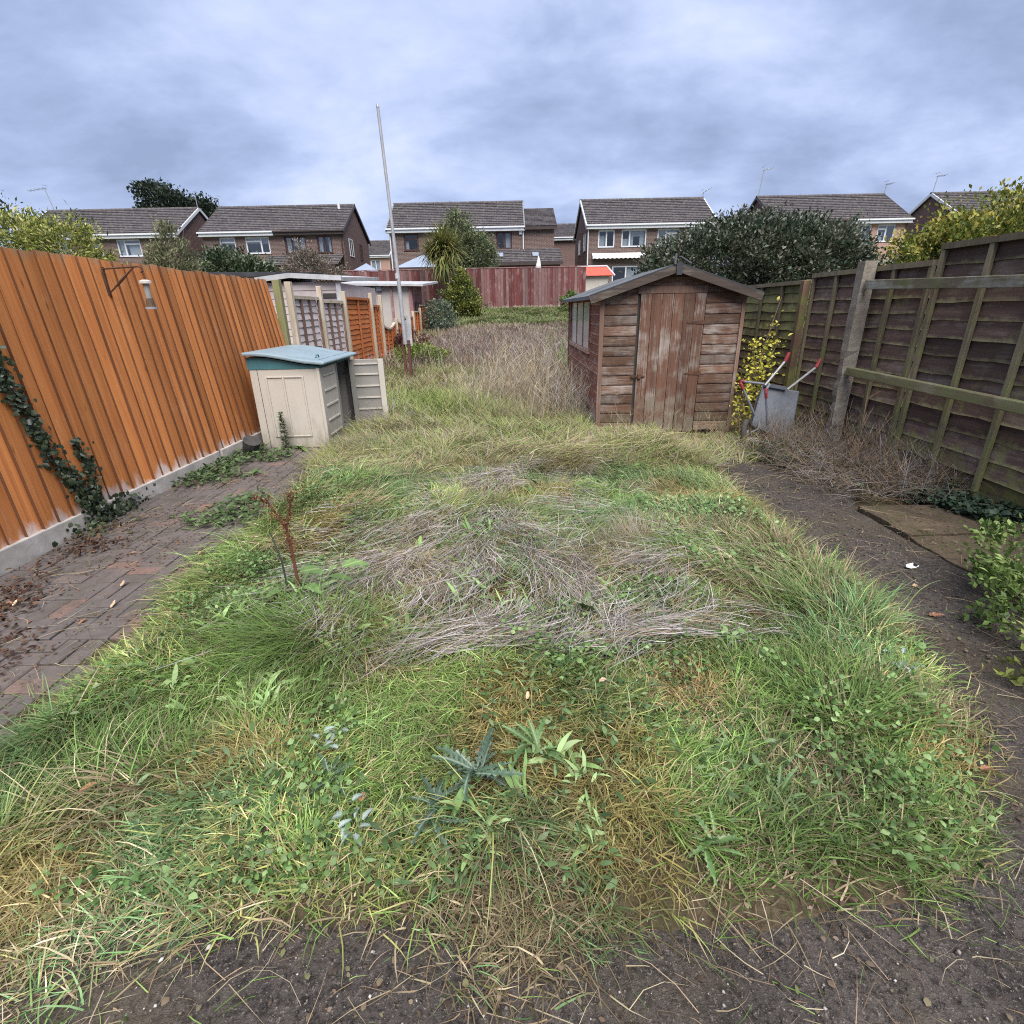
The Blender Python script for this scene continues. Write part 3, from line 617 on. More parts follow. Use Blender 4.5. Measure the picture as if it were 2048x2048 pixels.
h4 = house('brick_house', 'brown brick house with white windows and white awning, left of the big dark bush', 5.45, 14.5,
    [(6.33, 7.49, 5.40, 6.5, 'upvc', (.5,), (), ((.06, .44, .1, .7),)), (7.94, 9.68, 5.40, 6.5, 'upvc', (.33,), (), ((.08, .3, .05, .5), (.36, .5, .05, .95), (.36, .94, .62, .95), (.75, .94, .05, .95))), (10.42, 11.97, 5.42, 6.5, 'upvc', (.38,), ((.38, 1, .74),), CF), (12.6, 13.7, 5.42, 6.5, 'upvc', (.5,), (), CF),
     (7.4, 9.35, 2.3, 4.25, 'upvc', (.5,), (), ((.55, .95, .05, .95),))])
pipe(h4, 5.62, 1.7, 6.6); side_window(h4, 5.6, 41.3, 42.2, 5.3, 6.4, -1); side_window(h4, 5.6, 44.2, 45.0, 5.3, 6.3, -1)
mb = MB(); mb.add([(5.93, 40.25, 5.05), (9.58, 40.25, 5.05), (9.58, 39.85, 4.86), (5.93, 39.85, 4.86), (5.93, 39.85, 4.74), (9.58, 39.85, 4.74), (5.93, 40.25, 4.95), (9.58, 40.25, 4.95)], [(0, 1, 2, 3), (3, 2, 5, 4), (6, 7, 5, 4), (0, 3, 4, 6), (1, 7, 5, 2)])
n_ = 24; mb.add([(5.93 + 3.65 * i / n_, 39.845, 4.74) for i in range(n_ + 1)] + [(5.93 + 3.65 * i / n_, 39.84, 4.66 + (.05 if i % 2 else 0)) for i in range(n_ + 1)], [(i, i + 1, n_ + 2 + i, n_ + 1 + i) for i in range(n_)])
mb.build('awning', M['cloth'], h4)
h5 = house('brick_house', 'pinkish brick house showing above the right end of the big dark bush', 18.4, 27.75,
    [(19.6, 21.0, 5.42, 6.5, 'upvc', (.5,), (), CF), (21.5, 22.78, 5.42, 6.5, 'upvc', (.5,), ((.5, 1, .72),), CF), (23.5, 25.2, 5.40, 6.5, 'upvc', (.62,), ((0, .62, .74),), ((.05, .6, .1, .7),)), (25.6, 26.85, 5.40, 6.5, 'upvc', (.5,), ((0, .5, .74),), ((.08, .45, .1, .6),))], brick='brick_pink', fascias=((0, .55, 'fasciadark'), (.55, 1, 'upvc')), barge='fasciadark')
pipe(h5, 27.5, 1.7, 6.6, 'fasciadark')
h6 = house('brick_house', 'brick house at far right with a white gable edge, behind the yellow tree', 31.2, 40.5, [(33.0, 34.4, 5.42, 6.5, 'upvc', (.5,), (), CF)])
side_window(h6, 31.35, 42.5, 44.0, 5.6, 6.7, -1)
d1 = house('brick_house', 'small distant house with grey roof in the gap beside the flagpole', -24, -14.5, [(-17.0, -15.8, 6.2, 7.6, 'upvc', (.5,), (), CF)], zr=10.0, ze=8.0, yf=72, yr=75, yb=78, brick='brick_pink', group='distant houses')
d2 = house('brick_house', 'distant grey roofed house between the palm house and the awning house', 1.0, 8.5, [(2.4, 3.4, 5.6, 6.6, 'upvc', (.5,), (), CF)], zr=8.95, ze=7.45, yf=53, yr=56, yb=59, brick='brick_dark', group='distant houses')
def aerial(label, x, y, z0, z1, boom, lean=0., nb=5):
    t = thing('television_aerial', label, 'aerial', (x, y, z0), 0, 'rooftop television aerials'); dz = z1 - z0
    MB().tube([(0, 0, 0), (lean, 0, dz)], .028, 6).build('mast', M['aerial'], t, world=False)
    mb = MB(); bx, bz = boom; s_ = Vector((lean, 0, dz - .04)); e_ = s_ + Vector((bx, .1, bz)); mb.tube([s_ - (e_ - s_) * .12, e_], .02, 5)
    for i in range(nb):
        c_ = s_.lerp(e_, i / (nb - 1)); mb.tube([c_ + Vector((0, -.22, .02)), c_ + Vector((0, .22, -.02))], .011, 4)
    mb.tube([s_ + Vector((-.08 * (1 if bx > 0 else -1), -.25, .18)), s_ + Vector((-.08 * (1 if bx > 0 else -1), .25, .18))], .012, 4)
    mb.build('antenna', M['aerial'], t, world=False)
aerial('bent television aerial on the far left roof end', -33.1, 43.8, 8.85, 10.35, (-1.25, -.12), -.25)
aerial('short aerial beside the dark tree on the white gable', -22.6, 43.8, 8.85, 9.75, (-.5, .12))
aerial('small forked aerial at the left end of the half white gutter roof', -21.0, 43.8, 8.85, 9.45, (-.45, .12))
aerial('small tilted aerial on the roof just left of the big bush', 14.45, 43.8, 8.85, 9.25, (.55, .3), 0, 6)
aerial('tallest aerial rising behind the middle of the big bush', 18.5, 43.8, 8.7, 10.6, (.62, .12), .2)
aerial('short aerial on the right end of the pink brick roof', 27.75, 43.8, 8.85, 9.55, (.5, .06), .05)
aerial('tall aerial on the gable of the far right house', 31.3, 43.8, 8.85, 10.0, (.6, .05), .12)

# ================================================================== FENCES
def clapboard(hgt, w_=.150, t=.021):
    mb = MB(); j = lambda: random.uniform(-.004, .004)
    n = 6
    for i in range(n + 1):
        z = hgt * i / n + (random.uniform(-.012, .006) if i == n else 0); a, b = j() * .5, j() * .5
        mb.v += [(a, 0, z), (w_ + b, 0, z), (w_ + b, t, z), (a, .005, z)]
    for i in range(n):
        for k in range(4): q = (k + 1) % 4; mb.f.append((4 * i + k, 4 * i + q, 4 * i + 4 + q, 4 * i + 4 + k))
    mb.f += [(3, 2, 1, 0), (4 * n, 4 * n + 1, 4 * n + 2, 4 * n + 3)]
    return mb
lf = thing('closeboard_fence', 'tall orange stained fence of overlapping vertical boards on the left', 'fence', (-3.3, 2.0, 0))
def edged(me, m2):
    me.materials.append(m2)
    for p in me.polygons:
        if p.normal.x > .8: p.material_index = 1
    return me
M['boardedge'] = wood('shade_board_edge', (.155, .068, .032), (.09, .042, .022), (9, 9, 1), rnd=.2)  # dark edge colour paints in the shade between lapped boards
M['rededge'] = wood('shade_red_edge', (.10, .04, .036), (.06, .026, .025), (9, 9, 1), rnd=.2)  # same lap shade put into the edge colour of the back fence
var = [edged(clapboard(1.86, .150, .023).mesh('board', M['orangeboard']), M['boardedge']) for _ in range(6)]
y = 2.0; i = 0
while y < 8.0:
    t_ = (y - 2.4) / 5.6; xb = -3.375 + .235 * t_; xt = -3.405; tilt = math.atan((xb - xt) / 1.86)
    # boards sit on local x = world +y, face +x
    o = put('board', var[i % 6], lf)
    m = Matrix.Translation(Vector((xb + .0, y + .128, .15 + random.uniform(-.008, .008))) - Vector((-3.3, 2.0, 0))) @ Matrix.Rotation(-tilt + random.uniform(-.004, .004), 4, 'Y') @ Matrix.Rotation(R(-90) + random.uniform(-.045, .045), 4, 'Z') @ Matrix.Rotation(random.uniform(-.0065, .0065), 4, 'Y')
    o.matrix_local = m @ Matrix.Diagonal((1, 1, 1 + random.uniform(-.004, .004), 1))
    y += .128 + random.uniform(-.006, .008); i += 1
for (ya, yb) in ((1.9, 3.74), (3.78, 5.6), (5.64, 7.9)):
    xa, xb = -3.375 + .235 * (ya - 2.4) / 5.6, -3.375 + .235 * (yb - 2.4) / 5.6
    MB().beam((xa + .005, ya, .075), (xb + .005, yb, .075), .06, .165).build('gravel_board', M['gravelboard'], lf, bevel=.008)
for yy in (2.6, 4.3, 6.2, 7.8): MB().beam((-3.50, yy, -.05), (-3.52, yy, 1.95), .1, .1).build('post', M['palewood'], lf)
for z_ in (.45, 1.1, 1.75): MB().beam((-3.445 - .0, 2.0, z_), (-3.44, 8.0, z_), .05, .08).build('rail', M['palewood'], lf)

def lap_panel(label, p0, p1, z0, z1, side, smat, fmat, pitch=.14, battens=(.5,), group=None, curve=0., thick=.035, bw=.045, name='lap_panel', topmat=None):
    p0 = Vector((*p0, 0)); p1 = Vector((*p1, 0)); L = (p1 - p0).length; a = math.atan2(p1.y - p0.y, p1.x - p0.x)
    t = thing(name, label, 'fence panel', (p0.x, p0.y, z0), a, group); H = z1 - z0; n = max(4, int(round((H - .04) / pitch))); pitch = (H - .04) / n
    for i in range(n):
        zb = .01 + i * pitch; m_ = 10; mb = MB(); vs = []
        for k in range(m_ + 1):
            x = .01 + (L - .02) * k / m_; sag = -curve * 4 * (x / L) * (1 - x / L) * (i / n) if curve else 0
            jb = random.uniform(-.008, .008); zb_ = zb + jb + sag; zt = zb + pitch * 1.22 + sag; zt = min(zt, H - .005 + sag); dy = random.uniform(-.003, .003)
            # bottom edge proud on the seen side
            vs += [(x, side * (.017 + dy), zb_), (x, side * (.002 + dy), zb_), (x, side * (-.012 + dy), zt), (x, side * (-.004 + dy), zt)]
        fs = []
        for k in range(m_):
            for q in range(4): r = (q + 1) % 4; fs.append((4 * k + q, 4 * k + r, 4 * k + 4 + r, 4 * k + 4 + q))
        fs += [(0, 1, 2, 3), (4 * m_ + 3, 4 * m_ + 2, 4 * m_ + 1, 4 * m_)]
        mb.add(vs, fs).build('slat', M[smat], t, world=False)
    s0, s1 = sorted((side * .018, side * (.018 + thick)))
    for f in (0, *battens, 1):
        x = bw / 2 + (L - bw) * f; sag = -curve * 4 * (x / L) * (1 - x / L)
        MB().box((x - bw / 2, s0, 0), (x + bw / 2, s1, H + sag - .05)).build('batten', M[fmat], t, world=False, bevel=.004)
    m_ = 8; mb = MB()
    for k in range(m_):
        xa, xb = L * k / m_, L * (k + 1) / m_; sa, sb = [-curve * 4 * (x / L) * (1 - x / L) for x in (xa, xb)]
        c0, c1 = sorted((side * -.02, side * (.024 + thick)))
        mb.add([(xa, c0, H + sa - .048), (xb, c0, H + sb - .048), (xb, c1, H + sb - .048), (xa, c1, H + sa - .048), (xa, c0, H + sa), (xb, c0, H + sb), (xb, c1, H + sb), (xa, c1, H + sa)], [(0, 3, 2, 1), (4, 5, 6, 7), (0, 1, 5, 4), (2, 3, 7, 6)] + ([(3, 0, 4, 7)] if k == 0 else []) + ([(1, 2, 6, 5)] if k == m_ - 1 else []))
    mb.build('top_rail', M[topmat or fmat], t, world=False)
    return t
def post(label, x, y, z0, z1, w_, mat, name='fence_post', lean=(0, 0), group=None, top=True):
    t = thing(name, label, 'post', (x, y, z0), 0, group)
    mb = MB(); mb.beam((0, 0, -.1), (lean[0], lean[1], z1 - z0), w_, w_, (0, 1, 0)); mb.build('shaft', M[mat], t, world=False, bevel=.006)
    return t
# left run behind the orange fence (seen side faces +x: the panels run along +y, so the seen side is local -y)
LP = 'panels continuing the left boundary'
post('greenish mossy post at the far end of the orange fence', -3.30, 8.14, 0, 2.0, .10, 'mosspost')
post('pale post between the mossy post and the white panel', -3.20, 8.30, 0, 1.98, .09, 'palewood')
lap_panel('wider white painted lap panel next to the orange fence', (-3.26, 8.38), (-3.26, 9.56), .05, 1.80, -1, 'whitepanel', 'trim', .105, (.33, .66), LP, bw=.03, topmat='palewood')
post('pale post between the two white panels', -3.20, 9.62, 0, 1.97, .08, 'palewood')
lap_panel('narrower white painted lap panel beside the orange lap panel', (-3.26, 9.70), (-3.26, 10.93), .05, 1.76, -1, 'whitepanel', 'trim', .105, (.33, .66), LP, bw=.03, topmat='palewood')
post('pale post between white and orange lap panels', -3.20, 11.0, 0, 1.93, .08, 'palewood')
lap_panel('wavy orange lap panel right of the white panels', (-3.26, 11.1), (-3.26, 13.05), .1, 1.84, -1, 'orangelap', 'orangelap', .10, (.5,), LP)
post('taller pale post at the end of the wavy orange panel', -3.20, 13.13, .15, 1.96, .08, 'palewood')
lap_panel('narrow deep orange lap panel between two pale posts', (-3.26, 13.2), (-3.26, 14.0), .2, 1.70, -1, 'orangelap', 'orangelap', .10, (.5,), LP)
post('pale post before the low curved panels', -3.20, 14.08, .2, 1.93, .08, 'palewood')
lowp = [((14.2, 15.78), .30, 1.26, .12), ((15.98, 17.28), .42, 1.34, .10), ((17.5, 18.72), .55, 1.40, .0), ((18.95, 20.2), .72, 1.55, .0), ((20.45, 22.2), .9, 1.76, .0), ((22.4, 24.4), 1.15, 1.95, .0)]
for q, ((ya, yb), za, zb, cv) in enumerate(lowp):
    lap_panel(['first low orange panel with a dipped pale top', 'second low orange panel with a dipped pale top', 'low orange panel just right of the flagpole', 'low orange panel behind the dark red shrub', 'small orange panel near the black box on the wall', 'farthest orange panel reaching the red fence'][q], (-3.26, ya), (-3.26, yb), za, zb, -1, 'orangelap', 'orangelap', .11, (.33, .66), LP, curve=cv, bw=.035, topmat='palewood')
    post(['pale post after the first dipped panel', 'pale post after the second dipped panel', 'pale post right of the flagpole', 'pale post above the picket remains', 'pale post near the far end of the orange run', 'last pale post against the red fence'][q], -3.20, yb + .09, za - .05, zb + .10, .08, 'palewood')
# back fence
bf = thing('closeboard_fence', 'weathered red brown board fence across the far end of the garden', 'fence', (-2, 27, 1.6))
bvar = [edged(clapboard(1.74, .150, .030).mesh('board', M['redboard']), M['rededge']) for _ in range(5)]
x = -9.6; i = 0
while x < 3.75:
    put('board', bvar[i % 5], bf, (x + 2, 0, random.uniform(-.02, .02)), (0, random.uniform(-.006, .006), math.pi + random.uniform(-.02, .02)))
    x += .131 + random.uniform(-.006, .006); i += 1
MB().box((-9.75, 27.03, 2.0), (3.8, 27.07, 2.1)).build('rail', M['pinkwood'], bf); MB().box((-9.75, 27.03, 2.95), (3.8, 27.07, 3.05)).build('rail', M['pinkwood'], bf)
MB().box((-9.8, 26.96, 3.355), (3.8, 27.02, 3.385)).build('capping', M['pinkwood'], bf)

# right boundary: dark lap panels (run towards the viewer; seen side faces -x)
RP = 'dark panels along the right boundary'
lap_panel('far algae green lap panel behind the yellow leaved shrub', (3.75, 6.98), (3.75, 8.85), .05, 1.82, 1, 'greenslat', 'mossyframe', .115, (.33, .66), RP)
post('brown timber post between the far and middle right panels', 3.66, 6.94, 0, 1.81, .085, 'brownpost')
lap_panel('middle dark lap panel behind the concrete post and wheelbarrow', (3.75, 4.96), (3.75, 6.88), .05, 1.88, 1, 'darkslat', 'mossyframe', .135, (.25, .5, .75), RP)
lap_panel('nearest dark lap panel at the right edge, standing taller', (3.76, 2.95), (3.76, 4.92), .07, 2.0, 1, 'darkslat', 'mossyframe', .145, (.25, .5, .75), RP)
lap_panel('dark lap panel beyond the right edge of the picture', (3.77, .95), (3.77, 2.9), .07, 2.0, 1, 'darkslat', 'mossyframe', .145, (.25, .5, .75), RP)
cp = thing('concrete_post', 'weathered chipped grey concrete post standing in front of the right fence', 'post', (3.62, 5.74, 0))
mb = MB(); nz = 26
for i in range(nz + 1):
    z = -.1 + 2.03 * i / nz; ch = .030 if 0 < z < 1.0 else .006; w1 = .062
    mb.v += [(-w1 - random.uniform(0, .004), -w1 + random.uniform(0, ch), z), (w1, -w1 + random.uniform(0, .006), z), (w1, w1, z), (-w1 + random.uniform(0, ch), w1 - random.uniform(0, .006), z)]
for i in range(nz):
    for k in range(4): q = (k + 1) % 4; mb.f.append((4 * i + k, 4 * i + q, 4 * i + 4 + q, 4 * i + 4 + k))
mb.f += [(3, 2, 1, 0), (4 * nz, 4 * nz + 1, 4 * nz + 2, 4 * nz + 3)]
mb.build('shaft', M['concpost'], cp, world=False)
r1 = thing('timber_rail', 'upper lichen covered timber rail running from the concrete post', 'rail', (3.60, 5.66, 1.7))
MB().beam((3.60, 5.66, 1.71), (3.60, 1.5, 1.60), .05, .085).build('beam', M['lichenrail'], r1, bevel=.006)
r2 = thing('timber_rail', 'lower thick mossy green timber rail running from the concrete post', 'rail', (3.60, 5.66, .87))
MB().beam((3.60, 5.66, .87), (3.60, 1.5, .80), .06, .085).build('beam', M['mossyrail'], r2, bevel=.008)

# ================================================================== NEIGHBOURS' SMALL BUILDINGS (left)
g = thing('garden_outbuilding', 'low outbuilding with shallow white fascia behind the white panels', 'outbuilding', (-4.56, 12.5, 0))
MB().box((-5.40, 12.6, 0), (-3.72, 15.9, 2.16)).build('wall', M['cladding'], g)
for zz in np.arange(.1, 2.1, .16): MB().box((-5.39, 12.575, zz), (-3.73, 12.598, zz + .145)).build('cladding_board', M['cladding'], g)
MB().prism([(-5.5, 2.19), (-4.75, 2.27), (-3.62, 2.20), (-3.62, 2.30), (-4.75, 2.37), (-5.5, 2.29)], 'y', 12.42, 12.5).build('fascia', M['whitepaint'], g)
mb = MB(); mb.add([(-5.5, 12.5, 2.26), (-4.75, 12.5, 2.34), (-3.62, 12.5, 2.27), (-5.5, 16.1, 2.44), (-4.75, 16.1, 2.52), (-3.62, 16.1, 2.45), (-5.5, 12.5, 2.18), (-3.62, 12.5, 2.19), (-5.5, 16.1, 2.36), (-3.62, 16.1, 2.37)], [(0, 1, 4, 3), (1, 2, 5, 4), (2, 7, 9, 5), (6, 0, 3, 8), (6, 7, 9, 8)]); mb.build('roof', M['whitepaint'], g)
MB().box((-4.14, 12.54, 1.86), (-3.82, 12.572, 1.95)).build('slot_window', M['room'], g); MB().box((-3.78, 12.5, 1.5), (-3.68, 12.57, 2.18)).build('corner_trim', M['whitepaint'], g)
g = thing('garden_outbuilding', 'grey rendered outbuilding with pink posts and flat white roof, behind the low panels', 'outbuilding', (-4.6, 20, .8))
MB().box((-5.8, 20.05, .7), (-3.42, 22.3, 2.42)).build('wall', M['render'], g)
for xx in (-5.55, -4.85, -4.15, -3.50): MB().box((xx, 19.99, .7), (xx + .07, 20.045, 2.42)).build('post', M['pinkwood'], g)
for k in range(10): MB().box((-3.418, 20.05 + .225 * k, .8), (-3.395, 20.26 + .225 * k, 2.42)).build('side_board', M['pinkwood'], g)
mb = MB(); mb.add([(-6.0, 19.8, 2.50), (-2.95, 19.8, 2.42), (-2.75, 22.5, 2.62), (-6.0, 22.5, 2.70), (-6.0, 19.8, 2.43), (-2.95, 19.8, 2.35), (-2.75, 22.5, 2.55), (-6.0, 22.5, 2.63)], [(0, 1, 2, 3), (4, 5, 6, 7), (0, 1, 5, 4), (1, 2, 6, 5), (2, 3, 7, 6), (3, 0, 4, 7)]); mb.build('roof', M['whitepaint'], g)
MB().box((-4.62, 19.93, 2.24), (-4.44, 20.0, 2.37)).build('wall_light', M['aerial'], g)
o = thing('wall_speaker', 'small black box fixed near the corner of the grey outbuilding', 'box', (-3.3, 20.6, 1.6)); MB().box((-3.393, 20.45, 1.52), (-3.22, 20.72, 1.86)).build('case', M['fasciadark'], o, bevel=.02); MB().box((-3.36, 20.43, 1.57), (-3.26, 20.448, 1.81)).build('grille', M['rubber'], o)
g = thing('garden_outbuilding', 'dark flat felt roof showing just above the orange fence', 'outbuilding', (-7, 14, .3))
MB().box((-8.3, 14.0, .2), (-5.75, 17, 2.5)).build('wall', M['cladding'], g)
mb = MB(); mb.add([(-8.6, 13.7, 2.53), (-5.55, 13.7, 2.48), (-5.55, 17.3, 2.68), (-8.6, 17.3, 2.73), (-8.6, 13.7, 2.43), (-5.55, 13.7, 2.38), (-5.55, 17.3, 2.58), (-8.6, 17.3, 2.63)], [(0, 1, 2, 3), (4, 5, 6, 7), (0, 1, 5, 4), (1, 2, 6, 5), (2, 3, 7, 6), (3, 0, 4, 7)]); mb.build('roof', M['feltdark'], g)
g = thing('conservatory', 'blue grey pyramid conservatory roof behind the red fence', 'conservatory', (-5.8, 36.5, 1.7))
MB().add([(-6.9, 35.2, 4.05), (-4.3, 35.2, 4.05), (-4.3, 38.2, 4.05), (-6.9, 38.2, 4.05), (-5.25, 36.4, 4.85), (-5.25, 37.4, 4.85)], [(0, 1, 4), (1, 2, 5, 4), (2, 3, 5), (3, 0, 4, 5), (0, 3, 2, 1)]).build('roof', M['conserv'], g)
MB().box((-6.75, 35.35, 1.6), (-4.45, 38.0, 3.9)).build('wall', M['upvc'], g); MB().box((-6.92, 35.15, 3.9), (-4.28, 38.2, 4.04)).build('gutter', M['fasciadark'], g)
g = thing('gazebo', 'small pale blue gazebo top left of the flagpole behind the fence', 'gazebo', (-7.6, 31, 1.65))
MB().add([(-8.3, 30.4, 3.55), (-6.9, 30.4, 3.55), (-6.9, 31.8, 3.55), (-8.3, 31.8, 3.55), (-7.6, 31.1, 4.0)], [(0, 1, 4), (1, 2, 4), (2, 3, 4), (3, 0, 4), (0, 3, 2, 1)]).build('canopy', M['conserv'], g)
mb = MB(); [mb.tube([(xx, yy, 1.6), (xx, yy, 3.56)], .03, 6) for xx in (-8.2, -7.0) for yy in (30.5, 31.7)]; mb.build('legs', M['aerial'], g)
g = thing('playhouse', 'small playhouse with bright red roof behind the red fence', 'playhouse', (4.5, 29.5, 1.6))
MB().box((3.85, 29.3, 1.6), (5.2, 31.0, 3.08)).build('wall', M['beige'], g)
MB().add([(3.75, 29.1, 3.06), (5.45, 29.1, 3.06), (5.2, 30.1, 3.52), (3.72, 30.1, 3.52), (5.45, 31.1, 3.06), (3.75, 31.1, 3.06)], [(0, 1, 2, 3), (3, 2, 4, 5), (0, 3, 5), (1, 4, 2), (0, 5, 4, 1)]).build('roof', M['redroof'], g)
mb = MB(); mb.beam((3.72, 29.07, 3.05), (3.70, 30.1, 3.55), .06, .07); mb.beam((5.48, 29.07, 3.05), (5.23, 30.1, 3.55), .06, .07); mb.beam((3.70, 30.1, 3.57), (5.24, 30.1, 3.57), .07, .06); mb.build('white_edge', M['upvc'], g)
g = thing('parasol', 'closed white parasol standing behind the red fence', 'parasol', (1.67, 30.5, 1.65)); MB().tube([(1.67, 30.5, 1.65), (1.67, 30.5, 4.15)], .025, 8).build('pole', M['aerial'], g)
MB().tube([(1.67, 30.5, 3.3), (1.66, 30.5, 3.6), (1.68, 30.5, 3.85), (1.67, 30.5, 4.12)], [.17, .15, .10, .03], 9).build('canopy', M['cloth'], g)

# ================================================================== STORAGE BOX
sb = thing('garden_storage_box', 'beige plastic storage box with blue lid and one door standing open', 'storage box', (-2.65, 6.9, 0))
X0, X1, Y0, Y1, HB = -3.05, -2.24, 6.30, 7.60, .95
MB().box((X0, Y0, 0), (X1, Y0 + .03, HB)).build('side_panel', M['beige'], sb, bevel=.01)
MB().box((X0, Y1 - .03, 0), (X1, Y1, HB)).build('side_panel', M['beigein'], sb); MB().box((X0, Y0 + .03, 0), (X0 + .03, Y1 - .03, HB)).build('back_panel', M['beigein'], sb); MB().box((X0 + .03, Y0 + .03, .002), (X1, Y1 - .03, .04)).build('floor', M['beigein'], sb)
# relief on the side facing the viewer: a seam and three tall raised fields
mb = MB()
def yb(x0, x1, z0, z1, d=.012, mbx=None): mbx.box((x0, Y0 - d, z0), (x1, Y0 + .002, z1))
for (a, b) in ((-2.875, -2.855), (-2.675, -2.655), (-2.445, -2.425)): yb(a, b, .14, .86, .014, mb)
yb(-2.853, -2.677, .845, .86, .012, mb); yb(-2.653, -2.447, .845, .86, .012, mb); yb(-2.853, -2.677, .14, .155, .012, mb); yb(-2.653, -2.447, .14, .155, .012, mb)
mb.build('ribs', M['beige'], sb, bevel=.004); MB().box((-2.958, Y0 - .003, .0), (-2.953, Y0 + .002, HB)).build('seam', M['dark'], sb); MB().box((-2.262, Y0 - .012, .0), (-2.226, Y0 + .03, HB)).build('corner_post', M['beige'], sb, bevel=.006)
# near door, closed
d = MB().box((X1 - .03, Y0 + .035, .03), (X1, 6.93, HB - .01)).build('door', M['beige'], sb, bevel=.008)
for z_ in (.13, .31, .49, .67, .85): MB().box((X1 - .002, 6.42, z_ - .012), (X1 + .016, 6.86, z_ + .012)).build('rib', M['beige'], d, bevel=.004)
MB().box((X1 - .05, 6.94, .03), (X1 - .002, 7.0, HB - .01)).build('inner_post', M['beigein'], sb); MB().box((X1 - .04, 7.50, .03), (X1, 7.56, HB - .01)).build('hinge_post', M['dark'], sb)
# far door, swung open: its inner face looks at the viewer
dv = Vector((.47, .05, 0)); dn = Vector((dv.y, -dv.x, 0)).normalized(); dp = Vector((-2.225, 7.49, 0)); mb = MB()
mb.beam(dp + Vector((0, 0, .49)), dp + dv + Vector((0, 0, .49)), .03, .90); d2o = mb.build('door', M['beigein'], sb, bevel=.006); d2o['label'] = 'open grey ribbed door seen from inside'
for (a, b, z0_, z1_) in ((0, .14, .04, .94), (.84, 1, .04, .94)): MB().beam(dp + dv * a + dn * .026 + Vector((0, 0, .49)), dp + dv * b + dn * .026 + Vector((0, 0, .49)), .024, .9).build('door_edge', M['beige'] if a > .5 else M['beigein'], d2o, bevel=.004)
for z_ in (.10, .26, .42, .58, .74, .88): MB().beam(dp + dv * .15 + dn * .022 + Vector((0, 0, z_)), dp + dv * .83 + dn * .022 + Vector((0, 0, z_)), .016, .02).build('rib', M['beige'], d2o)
# teal collar and curved lid
prof = [(-3.07, 1.10), (-2.95, 1.10), (-2.8, 1.088), (-2.65, 1.062), (-2.5, 1.03), (-2.36, 1.005), (-2.24, .993), (-2.16, .985)]
MB().prism([(-3.06, HB - .005), (-2.225, HB - .005)] + [(p[0] * .985 - .035, p[1] - .02) for p in prof[::-1] if p[0] < -2.2], 'y', Y0 - .008, Y1 + .008).build('collar', M['teal'], sb)
up_ = [(p[0], p[1] + .040) for p in prof]; lo_ = [(p[0], p[1]) for p in prof]
lid = MB().prism(lo_ + [(-2.135, .995), (-2.14, 1.018)] + up_[::-1], 'y', Y0 - .07, Y1 + .05).build('lid', M['lid'], sb, bevel=.016)
mb = MB()
for (a, b) in ((6.36, 6.80), (6.88, 7.52)):
    mb.prism([(p[0], p[1] + .037) for p in prof[1:-1]] + [(p[0], p[1] + .046) for p in prof[1:-1][::-1]], 'y', a, b)
mb.build('lid_panel', M['lid'], lid, bevel=.004)
MB().tube([(-2.32, 6.50, 1.05), (-2.315, 6.53, 1.075), (-2.315, 6.59, 1.075), (-2.32, 6.62, 1.05)], .008, 6).build('lid_handle', M['teal'], lid)

# ================================================================== SHED
sh = thing('garden_shed', 'worn red brown timber shed with apex felt roof and plank door', 'shed', (1.95, 6.6, 0))
SX0, SX1, SY0, SY1, ZE, ZR = 1.10, 2.80, 6.60, 10.0, 1.69, 1.965; RXC = 1.95
def zroof(x): return ZE + (ZR - ZE) * (1 - abs(x - RXC) / ((SX1 - SX0) / 2 + .02))
def sboard_x(x0, x1, z0, z1, y, par, mat, cut=True):
    """horizontal ship-lap board facing -y with wavy worn edges; its top follows the roof slope when it reaches it"""
    n = 9; vs = []
    for i in range(n + 1):
        x = x0 + (x1 - x0) * i / n; zt = min(z1, zroof(x)) if cut else z1; zb_ = min(z0 + random.uniform(-.002, .002), zt)
        vs += [(x, y, zb_), (x, y + .02, zb_), (x, y + .02, zt), (x, y + .011, max(zb_, zt - .002)), (x, y + .004, max(zb_, zt - .022))]
    fs = [];
    for i in range(n):
        for q in range(5): r = (q + 1) % 5; fs.append((5 * i + q, 5 * i + r, 5 * i + 5 + r, 5 * i + 5 + q))
    fs += [(4, 3, 2, 1, 0), tuple(5 * n + q for q in range(5))]
    return MB().add(vs, fs).build('board', M[mat], par)
rows = 14; ph = (ZE - .06) / rows
for i in range(rows):
    z0_ = .06 + i * ph
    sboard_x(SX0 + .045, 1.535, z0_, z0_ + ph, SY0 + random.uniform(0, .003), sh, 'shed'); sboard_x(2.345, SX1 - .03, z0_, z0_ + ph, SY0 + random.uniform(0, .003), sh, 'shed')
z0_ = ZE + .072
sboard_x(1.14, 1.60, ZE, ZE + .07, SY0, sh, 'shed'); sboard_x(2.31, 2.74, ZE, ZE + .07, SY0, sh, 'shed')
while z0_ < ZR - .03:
    hw = (1 - (z0_ - ZE) / (ZR - ZE)) * ((SX1 - SX0) / 2); sboard_x(RXC - hw, RXC + hw, z0_, min(z0_ + .118, ZR + .0), SY0 - .001, sh, 'shed'); z0_ += .12
